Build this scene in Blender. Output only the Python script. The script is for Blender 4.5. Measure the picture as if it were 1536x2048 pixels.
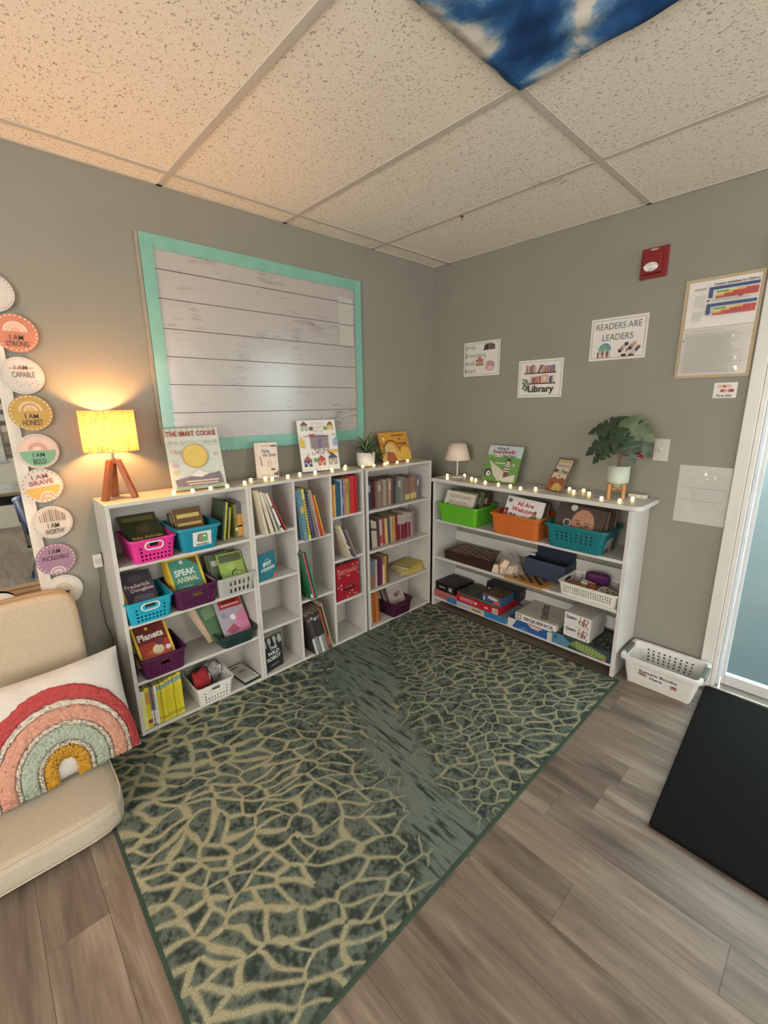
import bpy, bmesh, math, random
import numpy as np
from mathutils import Matrix, Vector, Euler
for o in list(bpy.data.objects): bpy.data.objects.remove(o)
S = bpy.context.scene
COL = S.collection
PI = math.pi
# ------------------------------------------------------------------ camera
cam_d = bpy.data.cameras.new('camera'); cam = bpy.data.objects.new('camera', cam_d); COL.objects.link(cam)
cam_d.sensor_fit = 'VERTICAL'; cam_d.sensor_height = 36.0; cam_d.lens = 882.5044*36/2048
cam_d.clip_start = 0.02; cam_d.clip_end = 100
def _cam():
    yaw, pitch, roll = 0.7527, -0.2389, -0.0139
    f = Vector((math.sin(yaw)*math.cos(pitch), math.cos(yaw)*math.cos(pitch), math.sin(pitch)))
    r = Vector((math.cos(yaw), -math.sin(yaw), 0)); u = r.cross(f)
    c, s = math.cos(roll), math.sin(roll)
    R = c*r+s*u; U = -s*r+c*u
    m = Matrix((R, U, -f)).transposed().to_4x4(); m.translation = (-2.6046, -2.2274, 1.4553)
    return m
cam.matrix_world = _cam()
S.camera = cam
# ------------------------------------------------------------------ world and exposure
W = bpy.data.worlds.new('sky'); S.world = W; W.use_nodes = True
W.node_tree.nodes['Background'].inputs[0].default_value = (0.90, 0.96, 1.0, 1)
W.node_tree.nodes['Background'].inputs[1].default_value = 20.0
S.view_settings.view_transform = 'Standard'; S.view_settings.look = 'None'
S.view_settings.exposure = -0.06; S.view_settings.gamma = 1.0; S.view_settings.use_curve_mapping = False
S.cycles.max_bounces = 7; S.cycles.diffuse_bounces = 3; S.cycles.caustics_reflective = False; S.cycles.caustics_refractive = False
S.cycles.use_adaptive_sampling = True; S.cycles.adaptive_threshold = 0.045; S.cycles.use_denoising = True; S.cycles.sample_clamp_indirect = 6.0
DAY = 10.6            # window daylight strength
LAMP_W = 680.0         # table lamp bulb, emission strength
H = 2.376            # ceiling height
pd = bpy.data.lights.new('door_portal', 'AREA'); pd.shape = 'RECTANGLE'; pd.size = 0.84; pd.size_y = 1.9; pd.cycles.is_portal = True
po_ = bpy.data.objects.new('door_portal', pd); COL.objects.link(po_); po_.location = (0.1, -2.38, 1.04); po_.rotation_euler = (PI/2, 0, PI/2)
po_.rotation_euler = Vector((-1,0,0)).to_track_quat('-Z','Y').to_euler()
# ------------------------------------------------------------------ helpers
def lin(c):
    c = c/255.0
    return c/12.92 if c <= 0.04045 else ((c+0.055)/1.055)**2.4
def L(c): return (lin(c[0]), lin(c[1]), lin(c[2]), 1.0)
MATS = {}
def mat(c, rough=0.55, var=0.05, scale=25.0, bump=0.0, metal=0.0, coat=0.0, alpha=1.0, trans=0.0, emit=0.0, stretch=(1,1,1), spec=0.4, name=None, ecol=None):
    key = (tuple(c), rough, var, scale, bump, metal, coat, alpha, trans, emit, stretch, spec, ecol)
    if key in MATS: return MATS[key]
    m = bpy.data.materials.new(name or 'paint_%d_%d_%d' % tuple(int(v) for v in c)); m.use_nodes = True
    nt = m.node_tree; b = nt.nodes['Principled BSDF']; lk = nt.links.new
    b.inputs['Roughness'].default_value = rough; b.inputs['Metallic'].default_value = metal
    b.inputs['Specular IOR Level'].default_value = spec
    if not emit and metal < 0.9:
        g = 0.3*c[0]+0.59*c[1]+0.11*c[2]; c = tuple(0.9*v+0.1*g for v in c); c = tuple(v if v < 150 else 150+(v-150)*0.7 for v in c)   # printed and painted tones are a little muted
    b.inputs['Base Color'].default_value = L(c)
    if coat: b.inputs['Coat Weight'].default_value = coat; b.inputs['Coat Roughness'].default_value = 0.12
    if alpha < 1: b.inputs['Alpha'].default_value = alpha
    if trans: b.inputs['Transmission Weight'].default_value = trans
    if emit:
        b.inputs['Emission Color'].default_value = L(ecol or c); b.inputs['Emission Strength'].default_value = emit
    if var or bump:
        tc = nt.nodes.new('ShaderNodeTexCoord'); mp = nt.nodes.new('ShaderNodeMapping'); nz = nt.nodes.new('ShaderNodeTexNoise')
        mp.inputs['Scale'].default_value = stretch
        nz.inputs['Scale'].default_value = scale; nz.inputs['Detail'].default_value = 4
        lk(tc.outputs['Object'], mp.inputs[0]); lk(mp.outputs[0], nz.inputs['Vector'])
        if var:
            mr = nt.nodes.new('ShaderNodeMapRange'); mr.inputs[1].default_value = 0.25; mr.inputs[2].default_value = 0.75
            mr.inputs[3].default_value = 1-2*var; mr.inputs[4].default_value = 1+2*var
            hs = nt.nodes.new('ShaderNodeHueSaturation'); hs.inputs['Color'].default_value = L(c)
            lk(nz.outputs['Fac'], mr.inputs[0]); lk(mr.outputs[0], hs.inputs['Value']); lk(hs.outputs[0], b.inputs['Base Color'])
        if bump:
            bp = nt.nodes.new('ShaderNodeBump'); bp.inputs['Strength'].default_value = bump; bp.inputs['Distance'].default_value = 0.002
            lk(nz.outputs['Fac'], bp.inputs['Height']); lk(bp.outputs[0], b.inputs['Normal'])
    MATS[key] = m
    return m
class MB:
    def __init__(s): s.v = []; s.f = []; s.m = []
    def add(s, vs, fs, m=0):
        n = len(s.v); s.v += [tuple(v) for v in vs]
        s.f += [tuple(i+n for i in f) for f in fs]; s.m += [m]*len(fs); return s
    def box(s, x0, x1, y0, y1, z0, z1, m=0):
        return s.add([(x0,y0,z0),(x1,y0,z0),(x1,y1,z0),(x0,y1,z0),(x0,y0,z1),(x1,y0,z1),(x1,y1,z1),(x0,y1,z1)],
            [(0,3,2,1),(4,5,6,7),(0,1,5,4),(1,2,6,5),(2,3,7,6),(3,0,4,7)], m)
    def hexa(s, p, m=0):
        return s.add(p, [(0,3,2,1),(4,5,6,7),(0,1,5,4),(1,2,6,5),(2,3,7,6),(3,0,4,7)], m)
    def prism(s, pts, a0, a1, ax='z', m=0):
        n = len(pts)
        def P(p, a): return {'z': (p[0],p[1],a), 'y': (p[0],a,p[1]), 'x': (a,p[0],p[1])}[ax]
        vs = [P(p,a0) for p in pts]+[P(p,a1) for p in pts]
        fs = [tuple(range(n))[::-1], tuple(range(n,2*n))]+[(i,(i+1)%n,(i+1)%n+n,i+n) for i in range(n)]
        if ax == 'y': fs = [f[::-1] for f in fs]
        return s.add(vs, fs, m)
    def lathe(s, prof, n=24, c=(0,0,0), m=0, cap=True):
        vs = []; fs = []; k = len(prof)
        for i in range(n):
            a = 2*PI*i/n
            for r, z in prof: vs.append((c[0]+r*math.cos(a), c[1]+r*math.sin(a), c[2]+z))
        for i in range(n):
            j = (i+1) % n
            for q in range(k-1): fs.append((i*k+q, j*k+q, j*k+q+1, i*k+q+1))
        if cap:
            if prof[0][0] > 1e-5: fs.append(tuple(i*k for i in range(n))[::-1])
            if prof[-1][0] > 1e-5: fs.append(tuple(i*k+k-1 for i in range(n)))
        return s.add(vs, fs, m)
    def tube(s, path, r, n=8, m=0):
        path = [Vector(p) for p in path]; vs = []; fs = []; k = len(path)
        rr = r if isinstance(r, (list, tuple)) else [r]*k
        for i, p in enumerate(path):
            t = (path[min(i+1,k-1)]-path[max(i-1,0)]).normalized()
            a = t.cross(Vector((0,0,1)))
            if a.length < 1e-3: a = t.cross(Vector((1,0,0)))
            a.normalize(); b = t.cross(a)
            for j in range(n):
                an = 2*PI*j/n; vs.append(tuple(p+rr[i]*(math.cos(an)*a+math.sin(an)*b)))
        for i in range(k-1):
            for j in range(n): fs.append((i*n+j, i*n+(j+1)%n, (i+1)*n+(j+1)%n, (i+1)*n+j))
        fs.append(tuple(range(n))[::-1]); fs.append(tuple((k-1)*n+j for j in range(n)))
        return s.add(vs, fs, m)
    def ball(s, c, r, n=10, m=0, sz=1.0):
        return s.lathe([(max(1e-6,r*math.sin(PI*i/8)), -r*sz*math.cos(PI*i/8)) for i in range(9)], n, c, m, cap=False)
    def build(s, name, mats, parent=None, smooth=False, bevel=0.0, loc=None, rot=None, seg=2, solid=0.0, sub=0):
        me = bpy.data.meshes.new(name); me.from_pydata(s.v, [], s.f)
        if not isinstance(mats, (list, tuple)): mats = [mats]
        for m in mats: me.materials.append(m)
        me.polygons.foreach_set('material_index', s.m)
        if smooth: me.polygons.foreach_set('use_smooth', [True]*len(s.f))
        me.update()
        o = bpy.data.objects.new(name, me); COL.objects.link(o)
        if parent: o.parent = parent
        if loc: o.location = loc
        if rot: o.rotation_euler = rot
        if solid:
            d = o.modifiers.new('solid','SOLIDIFY'); d.thickness = solid; d.offset = 0
        if sub:
            d = o.modifiers.new('sub','SUBSURF'); d.levels = sub; d.render_levels = sub
        if bevel:
            d = o.modifiers.new('bevel','BEVEL'); d.width = bevel; d.segments = seg; d.limit_method = 'ANGLE'
        return o
def tag(o, label=None, cat=None, group=None, kind=None):
    if label: o['label'] = label
    if cat: o['category'] = cat
    if group: o['group'] = group
    if kind: o['kind'] = kind
    return o
def thing(name, label, cat, loc=(0,0,0), rot=(0,0,0), group=None):
    o = bpy.data.objects.new(name, None); COL.objects.link(o); o.empty_display_size = 0.05
    o.location = loc; o.rotation_euler = rot
    return tag(o, label, cat, group)
_TX = {}
def text_geo(s, bold=0.0):
    k = (s, bold)
    if k in _TX: return _TX[k]
    cu = bpy.data.curves.new('lettering', 'FONT'); cu.body = s; cu.size = 1; cu.offset = bold; cu.resolution_u = 3
    ob = bpy.data.objects.new('lettering', cu); COL.objects.link(ob)
    dg = bpy.context.evaluated_depsgraph_get()
    me = bpy.data.meshes.new_from_object(ob.evaluated_get(dg))
    vs = [tuple(v.co) for v in me.vertices]; fs = [tuple(p.vertices) for p in me.polygons]
    bpy.data.objects.remove(ob); bpy.data.curves.remove(cu); bpy.data.meshes.remove(me)
    xs = [v[0] for v in vs] or [0,1]; ys = [v[1] for v in vs] or [0,1]
    _TX[k] = (vs, fs, min(xs), max(xs), min(ys), max(ys)); return _TX[k]
INK = (38,36,36)
def printed(parent, w, h, items, M=None, name='cover_art', rough=0.5, y0=0.0, step=0.00025, coat=0.0):
    """flat print on a face: items in fractions of (w,h), origin bottom left of the face; face looks to -y"""
    art, txt = MB(), MB(); am, tm = [], []
    def mi(lst, c):
        m = mat(c, rough, 0.03, 60, coat=coat)
        if m not in lst: lst.append(m)
        return lst.index(m)
    lay = y0
    def put(mb, pts, fs, k, y):
        vs = [((min(1.0,max(0.0,x))-0.5)*w, y, min(1.0,max(0.0,z))*h) for x, z in pts]
        if M is not None: vs = [tuple(M @ Vector(v)) for v in vs]
        mb.add(vs, fs, k)
    for it in items:
        lay -= step; t = it[0]
        if t == 'r':
            x0,z0,x1,z1,c = it[1:6]; put(art, [(x0,z0),(x1,z0),(x1,z1),(x0,z1)], [(0,1,2,3)], mi(am,c), lay)
        elif t == 'c':
            cx,cz,r,c = it[1:5]; rz = it[5] if len(it) > 5 else r*w/h; n = 20
            put(art, [(cx+r*math.cos(2*PI*i/n), cz+rz*math.sin(2*PI*i/n)) for i in range(n)], [tuple(range(n))], mi(am,c), lay)
        elif t == 'p':
            put(art, it[1], [tuple(range(len(it[1])))], mi(am,it[2]), lay)
        elif t == 'a':      # half-ring arch: cx,cz,r0,r1 in units of w
            cx,cz,r0,r1,c = it[1:6]; n = 16; k = w/h; P = []
            for i in range(n+1):
                a = PI*i/n; P += [(cx+r0*math.cos(a), cz+r0*k*math.sin(a)), (cx+r1*math.cos(a), cz+r1*k*math.sin(a))]
            put(art, P, [(2*i,2*i+1,2*i+3,2*i+2) for i in range(n)], mi(am,c), lay)
        elif t == 't':      # text: s, cx, cz, tw, th, colour, bold, rot
            s_,cx,cz,tw,th,c = it[1:7]; bold = it[7] if len(it) > 7 else 0.012; rot = it[8] if len(it) > 8 else 0
            vs,fs,xa,xb,ya,yb = text_geo(s_, bold); P = []
            for v in vs:
                X = ((v[0]-xa)/(xb-xa)-0.5)*tw*w; Z = ((v[1]-ya)/max(1e-6,yb-ya)-0.5)*th*h
                X, Z = X*math.cos(rot)-Z*math.sin(rot), X*math.sin(rot)+Z*math.cos(rot)
                P.append((cx+X/w, cz+Z/h))
            put(txt, P, fs, mi(tm,c), lay-step*2)
    if art.f: art.build(name, am, parent)
    if txt.f: txt.build('lettering', tm, parent)
PAGE = (226,218,198)
def cover_book(label, w, h, t, c, items, loc, lean=0.3, rz=0.0, cat='book', group=None, spine=None, name='picture_book', tilt=0.0, paper=PAGE, hard=True):
    """book standing with the front cover towards -y; root at the bottom centre of the front cover"""
    r = thing(name, label, cat, loc, (-lean, tilt, rz), group)
    r.rotation_mode = 'XYZ'
    k = 0.0025; m = mat(c, 0.4, 0.04, 40)
    b = MB(); b.box(-w/2, w/2, 0, k, 0, h); b.box(-w/2, w/2, t-k, t, 0, h); b.box(-w/2, -w/2+k, k, t-k, 0, h, 1)
    cv = b.build('cover', [m, mat(spine or c, 0.4, 0.04, 40)], r)
    MB().box(-w/2+k, w/2-0.004, k, t-k, 0.003, h-0.003).build('pages', mat(paper, 0.8, 0.05, 200, stretch=(1,30,1)), r)
    if items: printed(cv, w, h, items)
    return r
ORD = ['first','second','third','fourth','fifth','sixth','seventh','eighth','ninth','tenth','eleventh','twelfth','thirteenth','fourteenth','fifteenth','sixteenth','seventeenth','eighteenth','nineteenth','twentieth','twenty-first','twenty-second','twenty-third','twenty-fourth']
def row_books(where, group, x0, y0, z, specs, lean=0.0, frame=None, dlean=0.0, name='book'):
    """books side by side, spines to -y. spec: (thick, height, depth, colour, colour word, [bands (z0,z1,colour)], [text])"""
    x = x0; th = lean; prev = None
    for i, sp in enumerate(specs):
        t, h, d, c, word = sp[:5]; bands = sp[5] if len(sp) > 5 else []; txt = sp[6] if len(sp) > 6 else None
        th = lean+dlean*i
        if prev is not None and dlean: x += max(0.0, h*(math.tan(-th)-math.tan(-(th-dlean))))
        lab = '%s, %s from the left %s' % (word, ORD[i], where)
        yo = y0+((i*7) % 3)*0.003
        r = thing(name, lab, 'book', (x, yo, z+(t*math.sin(-th) if th < 0 else 0)), (0, th, 0), group)
        if th < 0: r.location.z = z
        k = 0.002
        b = MB(); b.box(0, k, 0, d, 0, h); b.box(t-k, t, 0, d, 0, h); b.box(k, t-k, 0, k, 0, h)
        cv = b.build('cover', mat(c, 0.45, 0.07, 50), r)
        MB().box(k, t-k, k, d-0.003, 0.002, h-0.003).build('pages', mat((206,194,168), 0.85, 0.08, 250, stretch=(30,1,1)), r)
        if bands:
            q = MB(); ms = []
            for z0, z1, bc in bands:
                mm = mat(bc, 0.45, 0.05, 50)
                if mm not in ms: ms.append(mm)
                q.box(0, t, -0.0004, 0.0004, z0*h, z1*h, ms.index(mm))
            q.build('spine_label', ms, cv)
        if txt:
            M = Matrix.Translation((t/2, -0.0006, h*0.5)) @ Matrix.Rotation(PI/2, 4, 'Y')
            # lettering runs down the spine
            vs,fs,xa,xb,ya,yb = text_geo(txt[0], 0.01); g = MB(); P = []
            for v in vs:
                X = ((v[0]-xa)/(xb-xa)-0.5)*h*0.7; Z = ((v[1]-ya)/(yb-ya)-0.5)*t*0.6
                P.append((t/2+Z, -0.0007, h*0.5-X))
            g.add(P, fs); g.build('lettering', mat(txt[1], 0.5, 0), r)
        if frame: frame(r)
        x += t/math.cos(th)+0.001; prev = th
def rrect(w, d, r, cell):
    """points round a rounded rectangle with side tag"""
    pts = []
    def side(p0, p1, tagn):
        n = max(2, int(round(((p1[0]-p0[0])**2+(p1[1]-p0[1])**2)**.5/cell)))
        for i in range(n): pts.append((p0[0]+(p1[0]-p0[0])*i/n, p0[1]+(p1[1]-p0[1])*i/n, tagn, i, n))
    def corner(cx, cy, a0):
        for i in range(4): a = a0+PI/2*i/4; pts.append((cx+r*math.cos(a), cy+r*math.sin(a), 'k', 0, 1))
    x, y = w/2, d/2
    side((-x+r,-y),(x-r,-y),'f'); corner(x-r,-y+r,-PI/2)
    side((x,-y+r),(x,y-r),'r'); corner(x-r,y-r,0)
    side((x-r,y),(-x+r,y),'b'); corner(-x+r,y-r,PI/2)
    side((-x,y-r),(-x,-y+r),'l'); corner(-x+r,-y+r,PI)
    return pts
def basket(name, label, c, wt, dt, wb, db, h, loc, rz=0.0, cell=0.008, rows=13, hole=None, rim=0.006, rimh=0.008, r=0.02, ring=None, group=None, alpha=1.0, cat='basket', rough=0.35, handles=None, thick=0.0025):
    root = thing(name, label, cat, loc, (0,0,rz), group)
    m = mat(c, rough, 0.03, 30, alpha=alpha)
    top = rrect(wt, dt, r, cell); n = len(top)
    b = MB(); vs = []
    for j in range(rows+1):
        v = j/rows; sx = (wb+(wt-wb)*v)/wt; sy = (db+(dt-db)*v)/dt
        for p in top: vs.append((p[0]*sx, p[1]*sy, v*h))
    fs = []
    for j in range(rows):
        for i in range(n):
            if hole and top[i][2] != 'k' and hole(top[i][2], top[i][3], top[i][4], j, rows): continue
            k = (i+1) % n; fs.append((j*n+i, j*n+k, (j+1)*n+k, (j+1)*n+i))
    fs.append(tuple(range(n))[::-1])
    b.add(vs, fs); b.build('body', m, root, solid=thick)
    q = MB(); o1 = rrect(wt+2*rim, dt+2*rim, r+rim, cell); vs = []
    for p in top: vs.append((p[0], p[1], h))
    for p in top: vs.append((p[0], p[1], h))
    nn = len(top); ou = []
    for p in top:
        ou.append((p[0]*(wt+2*rim)/wt, p[1]*(dt+2*rim)/dt))
    vs = [(p[0],p[1],h) for p in top]+[(a,bb,h) for a,bb in ou]+[(a,bb,h-rimh) for a,bb in ou]+[(p[0]*1.004,p[1]*1.004,h-rimh) for p in top]
    fs = []
    for i in range(nn):
        k = (i+1) % nn
        for a in range(4):
            b2 = (a+1) % 4; fs.append((a*nn+i, a*nn+k, b2*nn+k, b2*nn+i))
    q.add(vs, [f[::-1] for f in fs]); q.build('rim', m, root, smooth=False)
    if ring:   # oval grip ring on the front
        cz, rx, rzz, cc = ring; g = MB(); N = 28; k = cz/h
        yy = -(db+(dt-db)*k)/2; P = []
        def ov(a, o):
            ca, sa = math.cos(a), math.sin(a)
            ex = rx-rzz
            return ((ex if ca > 0 else -ex)+(rzz+o)*ca, (rzz+o)*sa)
        for i in range(N):
            a = 2*PI*(i+0.5)/N
            for o_, dy in ((0,-0.0045),(0.0055,-0.0045),(0.0055,0.002),(0,0.002)):
                X, Z = ov(a, o_); P.append((X, yy+dy-(cz+Z-cz)*(dt-db)/2/h, cz+Z))
        f2 = []
        for i in range(N):
            k2 = (i+1) % N
            for a in range(4): f2.append((i*4+a, i*4+(a+1)%4, k2*4+(a+1)%4, k2*4+a))
        g.add(P, f2); g.build('grip_ring', mat(cc, 0.4, 0.02), root, smooth=False)
    return root
def hole_grip(cols, bottom_rows=(1,3), grip=True):
    def f(side, i, n, j, rows):
        if side in 'fb':
            u = (i+0.5)/n
            if grip and side == 'f' and abs(u-0.5) < 0.2 and rows*0.55 <= j <= rows*0.82: return True
            if i % 2 == 1 and 1 <= i < n-1:
                if j in bottom_rows: return True
                if (i in (1,3-0) or i >= n-2) and i != 3 and j % 2 == 1 and j < rows-3: return True
            return False
        return i % 2 == 1 and j % 2 == 1 and 0 < j < rows-2
    return f
def hole_weave(side, i, n, j, rows): return i % 2 == 1 and j % 2 == 1 and 1 < j < rows-2
def RF(u, x, z): return (x, -u, z)     # a place along the right-hand wall
RZ = -PI/2
# ================================================================== the room
RX0, RY0 = -4.9, -5.0         # far ends of the room (behind and left of the viewer)
WALL = mat((131,130,120), 0.75, 0.025, 3.0, 0.0, name='grey_wall_paint')
def wallmat():
    m = WALL; nt = m.node_tree; b = nt.nodes['Principled BSDF']
    nz = nt.nodes.new('ShaderNodeTexNoise'); nz.inputs['Scale'].default_value = 260; nz.inputs['Detail'].default_value = 2
    tc = nt.nodes.new('ShaderNodeTexCoord'); nt.links.new(tc.outputs['Object'], nz.inputs['Vector'])
    bp = nt.nodes.new('ShaderNodeBump'); bp.inputs['Strength'].default_value = 0.18; bp.inputs['Distance'].default_value = 0.001
    nt.links.new(nz.outputs['Fac'], bp.inputs['Height']); nt.links.new(bp.outputs[0], b.inputs['Normal'])
wallmat()
def struct(o): o['kind'] = 'structure'; return o
T = 0.12
struct(MB().box(RX0, T, 0, T, -0.05, H+0.12).build('wall_left', WALL))
DY0, DY1, DZ = -1.905, -2.86, 2.06      # door opening
w = MB(); w.box(0, T, DY0, 0, -0.05, H+0.12); w.box(0, T, RY0, DY1, -0.05, H+0.12); w.box(0, T, DY1, DY0, DZ, H+0.12)
struct(w.build('wall_right', WALL))
def wall_with_windows(name, axis, pos, a0, a1, wins, out):
    b = MB(); cur = a0
    def bx(p0, p1, z0, z1):
        if axis == 'y': b.box(p0, p1, min(pos,pos+out), max(pos,pos+out), z0, z1)
        else: b.box(min(pos,pos+out), max(pos,pos+out), p0, p1, z0, z1)
    for s0, s1, z0, z1 in wins:
        bx(cur, s0, -0.05, H+0.12); bx(s0, s1, -0.05, z0); bx(s0, s1, z1, H+0.12); cur = s1
    bx(cur, a1, -0.05, H+0.12)
    return struct(b.build(name, mat((226,216,198), 0.75, 0.02, 3.0, name='cream_bounce_wall_paint')))  # unseen walls given a pale tone, added to bounce more light around
BACKWIN = [(-4.6,-3.0,0.4,2.15), (-1.6,-0.2,0.4,2.15)]
SIDEWIN = [(-3.5,-1.3,0.6,2.15)]
wall_with_windows('wall_back', 'y', RY0, RX0, T, BACKWIN, -T)
wall_with_windows('wall_far', 'x', RX0, RY0, 0, SIDEWIN, -T)
WHITE = mat((226,224,216), 0.4, 0.02, 20, name='white_gloss_paint')
def window(n, axis, pos, s0, s1, z0, z1, out, k=1.0):
    r = thing('window_%d' % n, 'white framed window letting daylight in', None); del r['label']; struct(r)
    f = MB(); g = MB(); t = 0.05; mid = (s0+s1)/2
    for a, b_, c, d in ((s0,s0+t,z0,z1),(s1-t,s1,z0,z1),(s0+t,s1-t,z0,z0+t),(s0+t,s1-t,z1-t,z1),(mid-t/2,mid+t/2,z0+t,z1-t)):
        p, q = sorted((pos+out*0.03, pos+out*0.09))
        if axis == 'y': f.box(a, b_, p, q, c, d)
        else: f.box(p, q, a, b_, c, d)
    p, q = sorted((pos+out*0.058, pos+out*0.06))
    if axis == 'y': g.box(s0+t, s1-t, p, q, z0+t, z1-t)
    else: g.box(p, q, s0+t, s1-t, z0+t, z1-t)
    f.build('window_frame', WHITE, r)
    g.build('pane', mat((225,235,246), 0.3, 0, emit=DAY*k, ecol=(255,247,235), name='bright_daylit_pane'), r)
n = 1
for a in BACKWIN: window(n, 'y', RY0, *a, -1, 0.8); n += 1
for a in SIDEWIN: window(n, 'x', RX0, *a, -1, 1.15); n += 1
# ------------------------------------------------------------------ vinyl plank floor
def plankmat():
    m = bpy.data.materials.new('grey_brown_vinyl_plank'); m.use_nodes = True; nt = m.node_tree; b = nt.nodes['Principled BSDF']; lk = nt.links.new
    tc = nt.nodes.new('ShaderNodeTexCoord'); oi = nt.nodes.new('ShaderNodeObjectInfo')
    add = nt.nodes.new('ShaderNodeVectorMath'); add.operation = 'ADD'
    sc = nt.nodes.new('ShaderNodeVectorMath'); sc.operation = 'SCALE'; sc.inputs[3].default_value = 37.0
    cb = nt.nodes.new('ShaderNodeCombineXYZ')
    for i in range(3): lk(oi.outputs['Random'], cb.inputs[i])
    lk(cb.outputs[0], sc.inputs[0]); lk(tc.outputs['Object'], add.inputs[0]); lk(sc.outputs[0], add.inputs[1])
    mp = nt.nodes.new('ShaderNodeMapping'); mp.inputs['Scale'].default_value = (7, 0.9, 1); lk(add.outputs[0], mp.inputs[0])
    n1 = nt.nodes.new('ShaderNodeTexNoise'); n1.inputs['Scale'].default_value = 2.2; n1.inputs['Detail'].default_value = 5; n1.inputs['Roughness'].default_value = 0.55; n1.inputs['Distortion'].default_value = 0.6
    lk(mp.outputs[0], n1.inputs['Vector'])
    mp2 = nt.nodes.new('ShaderNodeMapping'); mp2.inputs['Scale'].default_value = (90, 4, 1); lk(add.outputs[0], mp2.inputs[0])
    n2 = nt.nodes.new('ShaderNodeTexNoise'); n2.inputs['Scale'].default_value = 1.6; n2.inputs['Detail'].default_value = 4; lk(mp2.outputs[0], n2.inputs['Vector'])
    cr = nt.nodes.new('ShaderNodeValToRGB'); e = cr.color_ramp.elements
    e[0].position = 0.28; e[0].color = L((82,73,67)); e[1].position = 0.72; e[1].color = L((144,133,120))
    x = e.new(0.42); x.color = L((107,95,86)); x = e.new(0.55); x.color = L((122,109,98))
    lk(n1.outputs['Fac'], cr.inputs[0])
    mr = nt.nodes.new('ShaderNodeMapRange'); mr.inputs[1].default_value = 0.3; mr.inputs[2].default_value = 0.7; mr.inputs[3].default_value = 0.86; mr.inputs[4].default_value = 1.1
    lk(n2.outputs['Fac'], mr.inputs[0])
    mr2 = nt.nodes.new('ShaderNodeMapRange'); mr2.inputs[3].default_value = 0.86; mr2.inputs[4].default_value = 1.12; lk(oi.outputs['Random'], mr2.inputs[0])
    mu = nt.nodes.new('ShaderNodeMath'); mu.operation = 'MULTIPLY'; lk(mr.outputs[0], mu.inputs[0]); lk(mr2.outputs[0], mu.inputs[1])
    hs = nt.nodes.new('ShaderNodeHueSaturation'); lk(cr.outputs[0], hs.inputs['Color']); lk(mu.outputs[0], hs.inputs['Value']); lk(hs.outputs[0], b.inputs['Base Color'])
    b.inputs['Roughness'].default_value = 0.42; b.inputs['Specular IOR Level'].default_value = 0.35
    bp = nt.nodes.new('ShaderNodeBump'); bp.inputs['Strength'].default_value = 0.12; bp.inputs['Distance'].default_value = 0.001
    lk(n2.outputs['Fac'], bp.inputs['Height']); lk(bp.outputs[0], b.inputs['Normal'])
    return m
PLANK = plankmat()
floor = struct(MB().box(RX0, T, RY0, T, -0.06, -0.004).build('floor', mat((70,62,57), 0.6, 0.05)))
PW, PL = 0.1525, 0.915
pm = bpy.data.meshes.new('plank')
_b = MB().box(0.0004, PW-0.0004, 0.0004, PL-0.0004, -0.004, 0.0)
pm.from_pydata(_b.v, [], _b.f); pm.materials.append(PLANK); pm.update()
random.seed(4)
nx = int(5.0/PW)+1
for i in range(nx):
    x = -1.617+PW*(i-22)
    if x+PW > 0.0 or x < RX0: 
        if x > 0 or x < RX0-PW: continue
    off = {0: -1.847, 1: -1.30}.get(i-22, None)
    if off is None: off = -random.random()*PL-1.0
    y = off
    while y > -5.0: y -= PL
    while y < 0:
        if y+PL > RY0 and y < 0:
            o = bpy.data.objects.new('plank', pm); COL.objects.link(o); o.parent = floor; o.location = (x, y, 0)
        y += PL
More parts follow.
